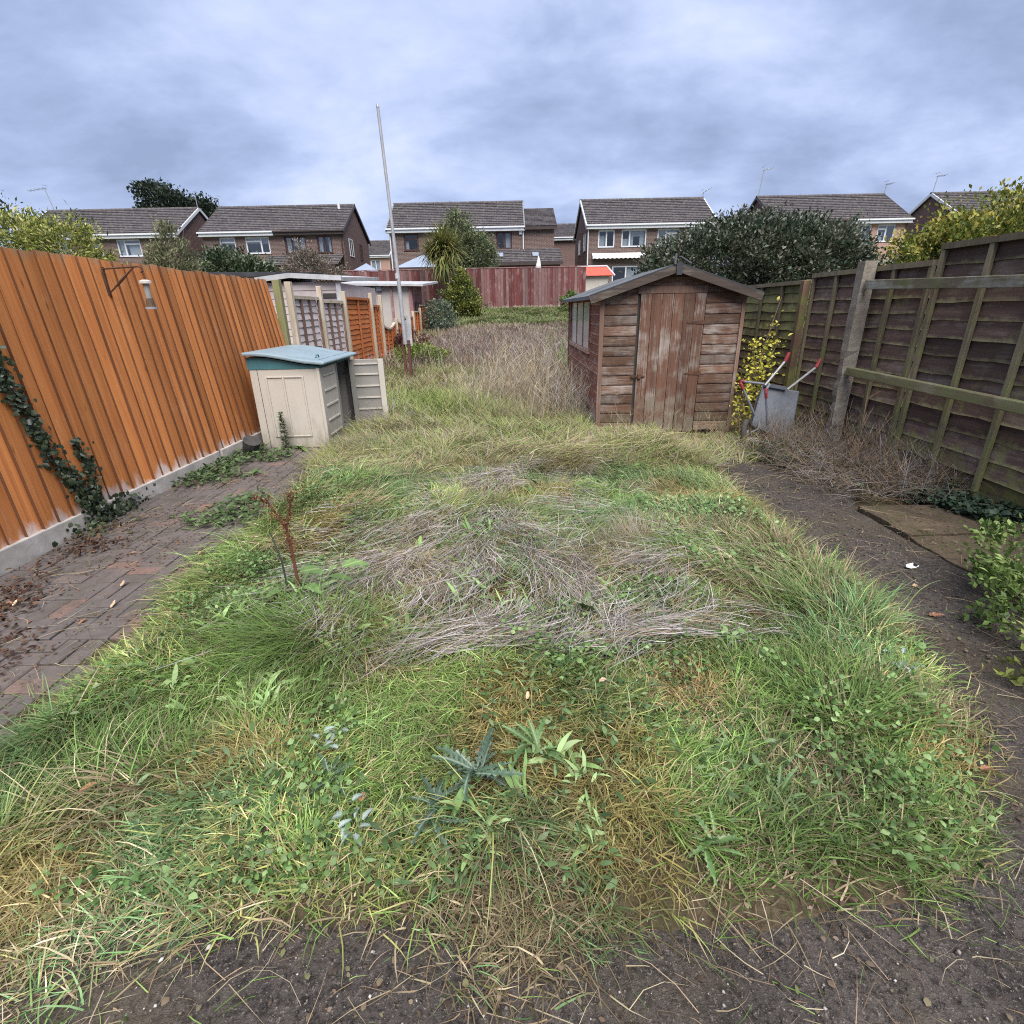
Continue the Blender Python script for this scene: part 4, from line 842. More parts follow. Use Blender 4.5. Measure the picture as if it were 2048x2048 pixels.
# door frame head and door
MB().box((1.53, SY0 - .012, 1.688), (2.345, SY0 + .02, 1.766)).build('door_head', M['trim'], sh)
MB().box((1.50, SY0 + .024, .04), (2.38, SY0 + .04, 1.69)).build('door_recess', M['dark'], sh)
mb = MB(); mb.box((1.575, SY0 + .006, .30), (2.33, SY0 + .022, .42)); mb.box((1.575, SY0 + .006, 1.28), (2.33, SY0 + .022, 1.40)); door = mb.build('door', M['sheddoor'], sh)
nP = 6; pw = (2.335 - 1.565) / nP
for i in range(nP):
    x0 = 1.565 + i * pw; mb = MB(); n = 14; vs = []
    for k in range(n + 1):
        z = .055 + random.uniform(-.03, .02) * (k == 0) + (1.682 - .055) * k / n; a, b = random.uniform(0, .0025), random.uniform(0, .0025); rot = 0 if k > 3 else random.uniform(0, .008) * (4 - k) / 3
        vs += [(x0 + .0015 + a + rot, SY0 - .016, z), (x0 + pw - .0015 - b - rot, SY0 - .016, z), (x0 + pw - .0005, SY0 + .004, z), (x0 + .0005, SY0 + .004, z)]
    fs = [(4 * k + q, 4 * k + (q + 1) % 4, 4 * k + 4 + (q + 1) % 4, 4 * k + 4 + q) for k in range(n) for q in range(4)] + [(3, 2, 1, 0), (4 * n, 4 * n + 1, 4 * n + 2, 4 * n + 3)]
    mb.add(vs, fs).build('plank', M['sheddoor'], door)
for z_, ln in ((1.36, .22), (.77, .20)):
    MB().add([(2.355, SY0 - .022, z_ - .025), (2.355, SY0 - .022, z_ + .025), (2.355 - ln, SY0 - .022, z_ + .008), (2.355 - ln, SY0 - .022, z_ - .008), (2.355, SY0 - .015, z_ - .025), (2.355, SY0 - .015, z_ + .025), (2.355 - ln, SY0 - .015, z_ + .008), (2.355 - ln, SY0 - .015, z_ - .008)], [(0, 1, 2, 3), (0, 4, 5, 1), (1, 5, 6, 2), (2, 6, 7, 3), (3, 7, 4, 0)]).build('hinge', M['iron'], door)
mb = MB(); mb.box((1.545, SY0 - .03, .735), (1.67, SY0 - .017, .755)); mb.box((1.58, SY0 - .045, .72), (1.62, SY0 - .017, .77)); mb.box((1.50, SY0 - .02, .73), (1.54, SY0 - .002, .76)); mb.build('latch', M['iron'], door)
# corner trims
MB().box((SX0 - .012, SY0 - .014, .03), (SX0 + .042, SY0 + .03, ZE + .02)).build('corner_trim', M['trim'], sh, bevel=.004); MB().box((SX1 - .032, SY0 - .014, .03), (SX1 + .012, SY0 + .03, ZE + .02)).build('corner_trim', M['trim'], sh, bevel=.004)
MB().box((SX0 - .012, SY1 - .03, .03), (SX0 + .042, SY1 + .014, ZE)).build('corner_trim', M['trim'], sh)
# left side boards with a window opening
WY0, WY1, WZ0, WZ1 = 7.42, 9.62, 1.0, 1.625
def sboard_y(y0, y1, z0, z1):
    n = 8; vs = []; jx = random.uniform(0, .003)
    for i in range(n + 1):
        y = y0 + (y1 - y0) * i / n; zb_ = z0 + random.uniform(-.002, .002)
        vs += [(SX0 + jx, y, zb_), (SX0 + .02, y, zb_), (SX0 + .02, y, z1), (SX0 + .011, y, z1 - .002), (SX0 + .005, y, z1 - .022)]
    fs = [(5 * i + q, 5 * i + (q + 1) % 5, 5 * i + 5 + (q + 1) % 5, 5 * i + 5 + q) for i in range(n) for q in range(5)] + [(4, 3, 2, 1, 0), tuple(5 * n + q for q in range(5))]
    MB().add(vs, fs).build('board', M['shedside'], sh)
for i in range(rows):
    z0_ = .06 + i * ph; z1_ = z0_ + ph
    if z1_ > WZ0 + .03 and z0_ < WZ1: sboard_y(SY0 + .032, WY0, z0_, z1_); sboard_y(WY1, SY1 - .032, z0_, z1_)
    else: sboard_y(SY0 + .032, SY1 - .032, z0_, z1_)
mb = MB(); mb.box((SX0 - .03, WY0 - .03, WZ0 - .04), (SX0 + .03, WY1 + .03, WZ0)); mb.box((SX0 - .022, WY0 - .03, WZ1), (SX0 + .03, WY1 + .03, WZ1 + .035)); mb.box((SX0 - .018, WY0 - .035, WZ0), (SX0 + .03, WY0, WZ1)); mb.box((SX0 - .018, WY1, WZ0), (SX0 + .03, WY1 + .035, WZ1))
wn = mb.build('window', M['shedside'], sh)
for k in (1, 2): yy = WY0 + (WY1 - WY0) * k / 3; MB().box((SX0 - .002, yy - .018, WZ0), (SX0 + .02, yy + .018, WZ1)).build('mullion', M['trim'], wn)
M['dirtyglass'] = plain('dirty_shed_glass', (.42, .45, .50), (.30, .31, .33), 3, .12, .6, 0, 0, .3)
for k in range(3): ya = WY0 + (WY1 - WY0) * k / 3 + .012; yb_ = WY0 + (WY1 - WY0) * (k + 1) / 3 - .012; MB().add([(SX0 + .006, ya, WZ0 + .005), (SX0 + .006, yb_, WZ0 + .005), (SX0 + .006, yb_, WZ1 - .005), (SX0 + .006, ya, WZ1 - .005)], [(0, 1, 2, 3)]).build('pane', M['dirtyglass'], wn)
# far and right walls, floor bearers
MB().box((SX1 - .02, SY0 + .032, .05), (SX1 + .0, SY1, ZE)).build('side_wall', M['shedside'], sh); MB().prism([(SX0 + .03, .05), (SX1 - .03, .05), (SX1 - .03, ZE), (RXC, ZR - .02), (SX0 + .03, ZE)], 'y', SY1 - .02, SY1).build('back_wall', M['shedside'], sh)
MB().box((SX0 + .05, SY0 + .06, .0), (SX1 - .05, SY1 - .04, .055)).build('floor', M['dark'], sh)
# roof: two felt sheets with overhang
OH = .12; sl_ = (ZR - ZE) / ((SX1 - SX0) / 2)
for s_ in (-1, 1):
    xe = RXC + s_ * ((SX1 - SX0) / 2 + OH); ze_ = ZE - sl_ * OH + .03; zr_ = ZR + .035; n = 8; vs = []
    for j in range(n + 1):
        y = SY0 - .10 + (SY1 - SY0 + .22) * j / n; w_ = random.uniform(-.004, .004)
        vs += [(RXC, y, zr_ + w_), (xe, y, ze_ + w_ * .5), (xe + s_ * .004, y, ze_ - .045), (RXC, y, zr_ - .03)]
    fs = [(4 * j + q, 4 * j + (q + 1) % 4, 4 * j + 4 + (q + 1) % 4, 4 * j + 4 + q) for j in range(n) for q in range(4)] + [(0, 1, 2, 3), tuple(4 * n + q for q in range(4))]
    MB().add(vs, fs).build('roof', M['felt'], sh)
    mid = RXC + s_ * ((SX1 - SX0) / 2 + OH) * .5 - s_ * RXC * 0
    for y in (8.15,):
        xm0, xm1 = RXC, xe; MB().add([(xm0, y, zr_ + .007), (xm1, y, ze_ + .007), (xm1, y + .06, ze_ + .007), (xm0, y + .06, zr_ + .007), (xm0, y, zr_ - .01), (xm1, y, ze_ - .01)], [(0, 1, 2, 3), (0, 4, 5, 1)]).build('felt_seam', M['felt'], sh)
    # bargeboard in front
    a = Vector((RXC + s_ * .012, SY0 - .115, ZR - .02)); b = Vector((xe + s_ * .03, SY0 - .115, ze_ - .055))
    MB().beam(a, b, .022, .088, (0, 0, 1)).build('bargeboard', M['barge'], sh, bevel=.004)
    MB().beam(a + Vector((0, .006, .050)), b + Vector((0, .006, .050)), .036, .014, (0, 0, 1)).build('felt_edge', M['feltdark'], sh)
mb = MB(); mb.add([(RXC - .03, SY0 - .145, ZR - .09), (RXC + .03, SY0 - .145, ZR - .09), (RXC + .035, SY0 - .145, ZR + .03), (RXC, SY0 - .145, ZR + .05), (RXC - .035, SY0 - .145, ZR + .03), (RXC - .03, SY0 - .127, ZR - .09), (RXC + .03, SY0 - .127, ZR - .09), (RXC + .035, SY0 - .127, ZR + .03), (RXC, SY0 - .127, ZR + .05), (RXC - .035, SY0 - .127, ZR + .03)], [(0, 1, 2, 3, 4), (9, 8, 7, 6, 5), (0, 5, 6, 1), (1, 6, 7, 2), (2, 7, 8, 3), (3, 8, 9, 4), (4, 9, 5, 0)])
mb.build('finial', M['feltdark'], sh)
mb = MB(); mb.beam((RXC - .055, SY0 - .13, ZR + .02), (RXC - .05, SY0 - .13, ZR + .13), .02, .03); mb.beam((RXC + .0, SY0 - .12, ZR + .10), (RXC + .13, SY0 - .10, ZR + .03), .05, .012); mb.build('loose_felt_strip', M['felt'], sh)

# ================================================================== WHEELBARROW (tipped up on its nose)
wb = thing('wheelbarrow', 'galvanised wheelbarrow with red grips tipped on its nose against the fence', 'wheelbarrow', (3.1, 6.05, 0))
# tray: floor panel seen from below, with a rim turned away from the viewer
tl, tr_, bl, br_ = Vector((2.93, 6.12, .68)), Vector((3.32, 6.02, .61)), Vector((2.80, 5.98, .235)), Vector((3.24, 5.88, .04))
nrm_ = (tr_ - tl).cross(bl - tl).normalized(); nrm_ = nrm_ if nrm_.y < 0 else -nrm_
c_ = (tl + tr_ + bl + br_) / 4; rim = [c_ + (p - c_) * k - nrm_ * .24 for p, k in ((tl, .86), (tr_, 1.22), (br_, 1.2), (bl, .80))]; flo = [tl, tr_, br_, bl]
mb = MB(); mb.add([*flo, *rim, *[p - nrm_ * .006 for p in flo], *[p + (c_ - p) * .01 for p in rim]], [(0, 1, 2, 3), (0, 4, 5, 1), (1, 5, 6, 2), (2, 6, 7, 3), (3, 7, 4, 0), (8, 11, 10, 9), (8, 9, 13, 12), (9, 10, 14, 13), (10, 11, 15, 14), (11, 8, 12, 15)])
tray = mb.build('tray', M['galv'], wb, bevel=.012)
mb = MB(); mb.tube([*rim, rim[0]], .011, 6); mb.build('rim', M['galv'], tray)
MB().beam(tl.lerp(tr_, .02) + nrm_ * .02, tl.lerp(tr_, .62) + nrm_ * .02, .05, .035).build('crossbar', M['galv'], tray)
wc = Vector((2.73, 5.93, .165)); ax = Vector((.75, -.55, .1)).normalized(); wh = MB()
def ring(mb, c, ax, rad, r, n=22, m=8):
    u = ax.orthogonal().normalized(); v = ax.cross(u); base = len(mb.v)
    for i in range(n):
        t = 2 * math.pi * i / n; rd = u * math.cos(t) + v * math.sin(t)
        for j in range(m): p = 2 * math.pi * j / m; mb.v.append(tuple(c + rd * (rad + r * math.cos(p)) + ax * r * math.sin(p)))
    for i in range(n):
        for j in range(m): mb.f.append((base + i * m + j, base + ((i + 1) % n) * m + j, base + ((i + 1) % n) * m + (j + 1) % m, base + i * m + (j + 1) % m))
whl = MB().tube([wc - ax * .03, wc + ax * .03], .03, 10).build('wheel', M['baretube'], wb)
mb = MB(); ring(mb, wc, ax, .125, .033); mb.build('tyre', M['rubber'], whl, smooth=True); mb = MB(); ring(mb, wc, ax, .092, .012); u_ = ax.orthogonal().normalized(); v_ = ax.cross(u_)
for k in range(6): t = k * math.pi / 3; mb.tube([wc, wc + (u_ * math.cos(t) + v_ * math.sin(t)) * .095], .006, 5)
mb.build('rim', M['iron'], whl)
H1 = [wc + Vector((.03, .03, .0)), Vector((2.86, 6.0, .33)), Vector((2.90, 6.0, .69)), Vector((3.11, 6.05, .945)), Vector((3.14, 6.05, 1.04))]
H2 = [wc + ax * .05, Vector((3.12, 5.92, .30)), Vector((3.13, 5.94, .645)), Vector((3.42, 5.96, .88)), Vector((3.46, 5.97, .97))]
MB().tube(H1[2:4], .014, 8).build('handle', M['baretube'], wb); MB().tube(H2[2:4], .014, 8).build('handle', M['baretube'], wb)
MB().tube(H1[3:], [.021, .019], 8).build('grip', M['redplastic'], wb); MB().tube(H2[3:], [.021, .019], 8).build('grip', M['redplastic'], wb)
MB().tube([wc + ax * .05, Vector((2.86, 5.93, .20)), Vector((2.88, 5.95, .28))], .011, 6).build('fork', M['bluetube'], wb)
def leg(b, a1, a2):
    b = Vector(b); a1 = Vector(a1); a2 = Vector(a2); pa = b.lerp(a1, .16); pb = b.lerp(a2, .22); o = MB().tube([a1, pa], .013, 8).build('leg', M['bluetube'], wb); MB().tube([pb, a2], .013, 8).build('lower_tube', M['bluetube'], o)
    MB().tube([pa, b.lerp(pa, .35) + (b - (a1 + a2) / 2).normalized() * .004, b.lerp(pb, .35) + (b - (a1 + a2) / 2).normalized() * .004, pb], .017, 8).build('red_bend', M['redplastic'], o)
leg((2.56, 5.9, .755), (2.88, 6.0, .705), (2.80, 5.92, .36)); leg((2.83, 5.82, .66), (2.93, 5.96, .70), (2.93, 5.86, .27))
st = thing('field_stone', 'pale rounded stone at the foot of the wheelbarrow wheel', 'stone', (2.78, 5.86, 0))
mb = MB(); n = 10; m_ = 6; rr = random.Random(3)
for i in range(m_ + 1):
    ph_ = math.pi * i / m_
    for j in range(n): t = 2 * math.pi * j / n; k = 1 + rr.uniform(-.09, .09); mb.v.append((.115 * math.sin(ph_) * math.cos(t) * k, .09 * math.sin(ph_) * math.sin(t) * k, .05 + .07 * math.cos(ph_) * k))
for i in range(m_):
    for j in range(n): mb.f.append((i * n + j, i * n + (j + 1) % n, (i + 1) * n + (j + 1) % n, (i + 1) * n + j))
mb.build('rock', M['stone'], st, world=False, smooth=True)

# ================================================================== POLE, BRACKET, FEEDER, SMALL THINGS
fp = thing('flagpole', 'tall pale washing line pole on a dark red base post', 'pole', (-2.16, 11.5, .05))
MB().tube([(-2.165, 11.46, .90), (-2.19, 11.46, 2.2), (-2.22, 11.46, 3.2), (-2.285, 11.46, 5.02)], [.042, .038, .030, .026], 10).build('pole', M['polegrey'], fp)
MB().tube([(-2.205, 11.46, 2.16), (-2.207, 11.46, 2.26)], .047, 10).build('collar', M['whitepaint'], fp); MB().tube([(-2.285, 11.46, 5.0), (-2.286, 11.46, 5.05)], [.032, .02], 8).build('cap', M['aerial'], fp)
mb = MB(); mb.beam((-2.215, 11.52, -.05), (-2.215, 11.52, .98), .05, .07, (0, 1, 0)); mb.beam((-2.105, 11.52, -.05), (-2.105, 11.52, .98), .05, .07, (0, 1, 0)); mb.build('base_post', M['oxblood'], fp)
mb = MB(); mb.tube([(-2.26, 11.49, .18), (-2.06, 11.49, .18)], .014, 6); mb.tube([(-2.26, 11.49, .9), (-2.06, 11.49, .9)], .014, 6); mb.build('bolt', M['iron'], fp)
MB().box((-2.16, 11.60, .86), (-2.04, 11.63, 1.46)).build('white_board', M['whitepaint'], fp)
MB().tube([(-2.16, 11.49, 1.42), (-2.13, 11.48, 1.38)], .03, 8).build('cleat', M['iron'], fp)
br = thing('hanging_bracket', 'rusty black iron bracket fixed to the orange fence', 'bracket', (-3.37, 4.80, 1.8))
mb = MB(); mb.beam((-3.372, 4.80, 1.72), (-3.372, 4.80, 1.94), .014, .022, (0, 1, 0)); mb.build('wall_plate', M['iron'], br)
mb = MB(); mb.tube([(-3.37, 4.80, 1.925), (-3.05, 4.76, 1.935), (-3.02, 4.757, 1.925), (-3.015, 4.757, 1.90), (-3.035, 4.758, 1.89)], .007, 6); mb.build('arm', M['iron'], br)
mb = MB(); tw = [(-3.37 + .28 * t, 4.80 - .035 * t, 1.735 + .195 * t) for t in np.linspace(0, 1, 9)]; mb.tube(tw, [.006, .006, .007, .010, .011, .010, .007, .006, .006], 6); mb.build('brace', M['iron'], br)
fd = thing('bird_feeder', 'small tube bird feeder with dark seed hanging by the orange fence', 'bird feeder', (-3.04, 4.80, 1.70))
cx, cy = -3.03, 4.775
MB().tube([(cx, cy, 1.805), (cx, cy, 1.825), (cx, cy, 1.835)], [.048, .046, .02], 14).build('roof', M['stone'], fd); MB().tube([(cx, cy, 1.68), (cx, cy, 1.806)], .024, 12).build('tube', M['clear'], fd)
MB().tube([(cx, cy, 1.625), (cx, cy, 1.69)], [.036, .028], 12).build('seed', M['seed'], fd); MB().tube([(cx, cy, 1.605), (cx, cy, 1.624)], [.045, .047], 14).build('tray', M['polegrey'], fd); MB().tube([(cx, cy, 1.83), (cx - .002, cy - .01, 1.885)], .002, 4).build('wire', M['iron'], fd)
pk = thing('picket_remains', 'broken dark picket gate piece lying beside the far end of the garden', 'picket', (-2.7, 18.6, .7))
for k in range(5): xx = -3.02 + .17 * k; MB().beam((xx, 18.6, .62), (xx + random.uniform(-.03, .03), 18.62, 1.0 + random.uniform(-.08, .06)), .05, .03, (0, 1, 0)).build('picket', M['mossyframe'], pk)
MB().beam((-3.08, 18.64, .88), (-2.25, 18.64, .84), .03, .05).build('rail', M['mossyframe'], pk)
ws = thing('broken_slab', 'pale broken slab lying in the weeds near the picket remains', 'slab', (-2.3, 16.5, .5)); MB().prism([(-2.62, 16.2), (-2.1, 16.15), (-1.98, 16.45), (-2.3, 16.7), (-2.6, 16.6)], 'z', gzf(-2.3, 16.4) - .02, gzf(-2.3, 16.4) + .09).build('piece', M['stone'], ws)
lt_ = thing('litter', 'crumpled white wrapper with a dark hole on the asphalt path', 'litter', (2.45, 2.84, .02)); mb = MB(); n = 9
vs = [(0, 0, .035)] + [(.034 * math.cos(t) * random.uniform(.7, 1.2), .026 * math.sin(t) * random.uniform(.7, 1.2), random.uniform(.0, .025)) for t in np.linspace(0, 2 * math.pi, n, False)]
mb.add(vs, [(0, 1 + i, 1 + (i + 1) % n) for i in range(n)]); mb.build('wrapper', M['cloth'], lt_, world=False); MB().tube([(.01, -.012, .022), (.012, -.014, .037)], .012, 7).build('hole', M['dark'], lt_, world=False)
bk = thing('grey_bucket_piece', 'dark grey plastic piece lying against the foot of the orange fence', 'pot', (-3.05, 5.95, 0)); MB().tube([(-3.07, 5.95, .02), (-3.0, 5.9, .14), (-2.97, 5.88, .20)], [.07, .09, .095], 12).build('pot', M['rubber'], bk, smooth=False)

# ================================================================== TREES AND SHRUBS
DG = [(.018, .030, .016), (.035, .055, .026), (.06, .085, .04), (.12, .14, .075)]
YG = [(.03, .055, .012), (.075, .11, .022), (.15, .18, .036), (.25, .245, .05), (.34, .27, .06)]
tree('evergreen_bush', 'huge rounded dark evergreen bush rising behind the shed and right fence', 'bush', (5.6, 13.2, .1),
     [(-1.15, 0, 1.95, 1.3, 1.2, .95), (-.1, .1, 2.15, 1.55, 1.4, 1.12), (1.15, 0, 2.05, 1.4, 1.3, 1.05), (1.9, 0, 1.65, .95, 1.1, .85), (-1.95, -.2, 1.45, .7, .8, .8), (.3, 0, 1.2, 2.3, 1.3, 1.0)], 105000, .075,
     [(.014, .024, .014), (.030, .047, .026), (.055, .075, .042), (.09, .10, .065), (.16, .15, .11)], 'glossleaf', (0, 0, 2.0), .1, clump=.085, nclump=4600, shell=.90, asp=.55, rj=.10)
tree('yellow_tree', 'yellow green autumn tree above the tall right panel', 'tree', (11.4, 13.4, -.2),
     [(-1.3, 0, 2.5, 1.0, 1.0, .85), (0, 0, 2.75, 1.5, 1.2, 1.05), (1.4, .2, 2.85, 1.4, 1.2, 1.1), (.2, 0, 1.7, 2.0, 1.2, .9), (-1.8, 0, 1.7, .7, .9, .8)], 46000, .09, YG, 'leaf', (0, 0, 3.0), .09, clump=.12, nclump=2200, asp=.6)
tree('yellow_shrub', 'yellow green feathery shrub at far left above the orange fence', 'shrub', (-11.2, 14.2, 0),
     [(-.7, 0, 3.1, .9, .8, .75), (.3, 0, 3.0, .9, .8, .75), (0, 0, 2.2, 1.6, 1, 1)], 20000, .10, [(.04, .065, .015), (.12, .15, .03), (.27, .28, .06), (.42, .40, .17)], 'leaf', (0, 0, 3.3), .07, asp=.35, clump=.14)
tree('dark_shrub', 'sliver of dark foliage at the far left edge behind the yellow shrub', 'shrub', (-16.2, 19, .4), [(0, 0, 3.2, 1.2, 1, 1.4)], 4000, .11, DG, 'leaf', (0, 0, 3.6), .07)
tree('conifer', 'pointed grey green conifer in front of the far left house', 'conifer', (-9.4, 16.2, .2),
     [(0, 0, 3.15, .28, .28, .55), (0, 0, 2.6, .55, .55, .6), (0, 0, 1.95, .75, .75, .7), (0, 0, 1.2, .9, .9, .8)], 34000, .085, [(.045, .055, .028), (.10, .11, .055), (.19, .19, .10), (.28, .27, .17)], 'leaf', (0, 0, 3.5), .06, updir=.8, asp=.3, clump=.13)
tree('shrub', 'dark green shrub in front of the half white gutter house', 'shrub', (-10.4, 22, 1.0), [(-.4, 0, 1.9, .95, .8, .85), (.5, 0, 1.75, .85, .8, .8)], 18000, .11, DG, 'glossleaf', (0, 0, 2), .06)
tree('shrub', 'grey pink twiggy shrub beside the dark green one above the white roof', 'shrub', (-7.6, 22, 1.0), [(-.1, 0, 1.85, .85, .7, .85), (.5, 0, 1.6, .8, .7, .7)], 18000, .09, [(.035, .04, .028), (.09, .085, .06), (.20, .16, .125), (.28, .22, .18)], 'leaf', (0, 0, 2), .06, asp=.3)
tree('dark_tree', 'tall dark tree behind the ridge of the far left house', 'tree', (-34.4, 62, 1.2), [(-1.6, 0, 11.2, 1.5, 1.6, 1.7), (.4, 0, 10.6, 2.4, 2, 1.4), (2.6, 0, 10.2, 1.6, 1.6, 1.0), (0, 0, 8.6, 3.4, 2.6, 1.8)], 14000, .34, [(.012, .02, .014), (.022, .034, .02), (.038, .05, .028)], 'leaf', (0, 0, 11), .3, clump=.2)
tree('green_tree', 'soft green tree behind the spiky palm', 'tree', (-2.1, 30, 1.65), [(-.4, 0, 3.6, .55, .6, .85), (-.2, 0, 2.9, .85, .8, .9), (.5, 0, 2.5, .85, .8, 1.0), (0, 0, 1.6, 1.3, 1, .9)], 30000, .12, [(.03, .045, .025), (.075, .10, .05), (.15, .175, .085), (.21, .23, .12)], 'leaf', (0, 0, 3.6), .07, asp=.35)
tree('cone_bush', 'dense cone shaped yellow green bush in front of the red fence', 'bush', (-1.98, 24.4, 1.15), [(0, 0, 1.38, .34, .34, .55), (0, 0, .9, .62, .6, .6), (0, 0, .45, .70, .65, .55)], 16000, .085, [(.018, .03, .012), (.06, .085, .02), (.17, .19, .035), (.30, .29, .06)], 'glossleaf', (0, 0, 1.4), .05)
tree('red_shrub', 'low dark red brown shrub at the base of the orange panels', 'shrub', (-2.75, 15.6, .42), [(0, 0, .28, .42, .4, .3)], 2500, .06, [(.045, .018, .016), (.10, .04, .032), (.15, .075, .05)], 'leaf', (0, 0, .4), .02)
tree('lime_shrub', 'low lime green plant just right of the flagpole base', 'plant', (-2.2, 13.3, .2), [(0, 0, .25, .5, .5, .28), (.35, .4, .22, .4, .4, .22)], 4000, .07, [(.07, .11, .02), (.17, .22, .05), (.28, .32, .09)], 'leaf', (0, 0, .3), .02)
tree('grey_conifer', 'small grey green conifer mound near the far end of the orange panels', 'shrub', (-2.55, 20.6, .9), [(0, 0, .4, .5, .5, .55)], 4000, .075, [(.04, .06, .04), (.10, .13, .09), (.17, .20, .15)], 'leaf', (0, 0, .6), .03)
tree('laurel_shrub', 'bright green shrub between the shed and the red fence', 'shrub', (2.95, 25.9, 1.4), [(0, 0, .35, .42, .4, .42)], 3000, .085, [(.04, .07, .02), (.10, .16, .04), (.19, .26, .08)], 'glossleaf', (0, 0, .8), .03)
# cordyline palm
cp_ = thing('cordyline_palm', 'spiky cordyline palm standing in front of the red fence', 'palm', (-2.85, 25.6, 1.4))
MB().tube([(0, 0, -.05), (.02, 0, 1.0), (-.02, 0, 1.9), (.02, 0, 2.6)], [.07, .06, .055, .05], 9).build('trunk', M['bark'], cp_, world=False)
parts = []
for (cx, cy, cz, n, el0, el1, sc) in ((0, 0, 2.75, 420, -.2, 1.5, 1.3), (-.42, .1, 2.5, 300, -.5, 1.3, 1.1), (.38, 0, 2.6, 300, -.4, 1.4, 1.15), (.05, -.1, 2.2, 260, -1.1, .2, 1.2)):
    P = np.array([cx, cy, cz]) + rng.normal(size=(n, 3)) * .10; e0 = U(el0, el1, n); parts.append(blades(P, U(0, 2 * math.pi, n), U(.6, 1.0, n) * sc, U(.035, .06, n), e0, e0 - U(.4, 1.3, n), pal(rng.random(n), [(.05, .085, .02), (.13, .16, .045), (.27, .26, .085), (.30, .25, .11)]), seg=4, floor=False))
put('crown', nmesh('crown', *cat(parts)[:2], M['leaf'], cat(parts)[2]), cp_)
# bare twigs of a dead shrub behind the low panels
def twigs(name, label, base, n, hgt, spread, mat, r=.006, fork=3, cat_='shrub', seed=1):
    t = thing(name, label, cat_, base); mb = MB(); rr = random.Random(seed)
    for i in range(n):
        a = rr.uniform(0, 2 * math.pi); s_ = Vector((rr.uniform(-.08, .08), rr.uniform(-.08, .08), -.02)); e_ = s_ + Vector((math.cos(a) * spread * rr.random(), math.sin(a) * spread * rr.random(), hgt * rr.uniform(.55, 1)))
        m = s_.lerp(e_, .5) + Vector((rr.uniform(-.04, .04), rr.uniform(-.04, .04), 0)) * hgt; mb.tube([s_, m, e_], [r, r * .75, r * .35], 5)
        for k in range(fork):
            b = m.lerp(e_, rr.uniform(-.2, .8)); a2 = rr.uniform(0, 6.28); f = b + Vector((math.cos(a2) * .12, math.sin(a2) * .12, rr.uniform(.08, .25))) * hgt; mb.tube([b, b.lerp(f, .5) + Vector((0, 0, .01)), f], [r * .5, r * .4, r * .2], 4)
    mb.build('twigs', M[mat], t, world=False); return t
twigs('bare_shrub', 'bare grey red twigs of a shrub behind the dipped panels', (-4.0, 15.6, .3), 26, 1.55, .55, 'twig', .014, 4, seed=5)
twigs('dead_weed', 'dead rust coloured weed stalk with forked head beside the right slab', (2.95, 2.72, .02), 2, .42, .12, 'twig', .005, 5, 'weed', 8)
twigs('bare_sapling', 'thin bare sapling in front of the concrete post', (3.3, 4.75, 0), 4, .85, .25, 'twig', .007, 4, 'sapling', 12)

# yellow leaved shrub between shed and wheelbarrow
ys = thing('privet_shrub', 'upright yellow leaved shrub between the shed and the wheelbarrow', 'shrub', (3.0, 6.5, 0))
mb = MB(); P, D = [], []
stems = [((0, 0, 0), (-.08, -.05, .4), (.02, 0, .9), (.20, .05, 1.62)), ((.0, 0, 0), (-.04, .0, .45), (-.02, 0, .85), (-.06, .05, 1.15)), ((0, 0, 0), (.05, 0, .4), (.10, 0, .8), (.27, .08, 1.15)), ((0, 0, 0), (-.12, -.05, .2), (-.13, -.05, .45), (-.10, 0, .7)), ((0, 0, 0), (.02, -.1, .3), (.02, -.08, .6), (.05, 0, .95))]
for s_ in stems:
    mb.tube(s_, [.012, .010, .007, .003], 6)
    for k in range(150):
        t = rng.random() ** .85 * 2.98; i = int(t); f = t - i; p = Vector(s_[i]).lerp(Vector(s_[i + 1]), f); r_ = .055 if t > 2 else .085; P.append((p.x + rng.normal() * r_, p.y + rng.normal() * r_, p.z + rng.normal() * .03)); D.append((rng.normal(), rng.normal(), rng.normal() * .5 + .7))
mb.build('stems', M['twig'], ys, world=False); P = np.array(P); D = np.array(D); n = len(P)
v, f, c = leaves(P, D, unit(n) + [0, 0, .8], U(.03, .062, n), U(.02, .038, n), pal(rng.random(n), [(.20, .24, .03), (.42, .40, .045), (.58, .52, .08), (.55, .50, .16)]), True); put('foliage', nmesh('foliage', v, f, M['leaf'], c), ys)

# leafy low shrubs at the right edge
GL = [(.03, .055, .015), (.075, .125, .03), (.14, .205, .055), (.22, .28, .10)]
tree('low_shrub', 'dense low green leafy shrub at the right edge beside the asphalt', 'shrub', (2.60, 2.16, .0), [(0, 0, .16, .30, .30, .20), (.18, .28, .25, .30, .26, .20), (.26, -.15, .15, .28, .30, .20), (.4, .1, .27, .3, .3, .2)], 6500, .033, GL, 'leaf', (.1, 0, .3), .012, k=9, asp=.55, clump=.14)
tree('low_shrub', 'yellowish low shrub cut by the right edge below the green one', 'shrub', (2.24, 1.70, .0), [(.02, .0, .15, .16, .18, .17), (.3, -.1, .2, .28, .28, .22)], 3200, .034, [(.06, .08, .015), (.16, .19, .04), (.30, .31, .09), (.36, .33, .12)], 'leaf', (.1, 0, .3), .012, k=9, asp=.5, clump=.14)

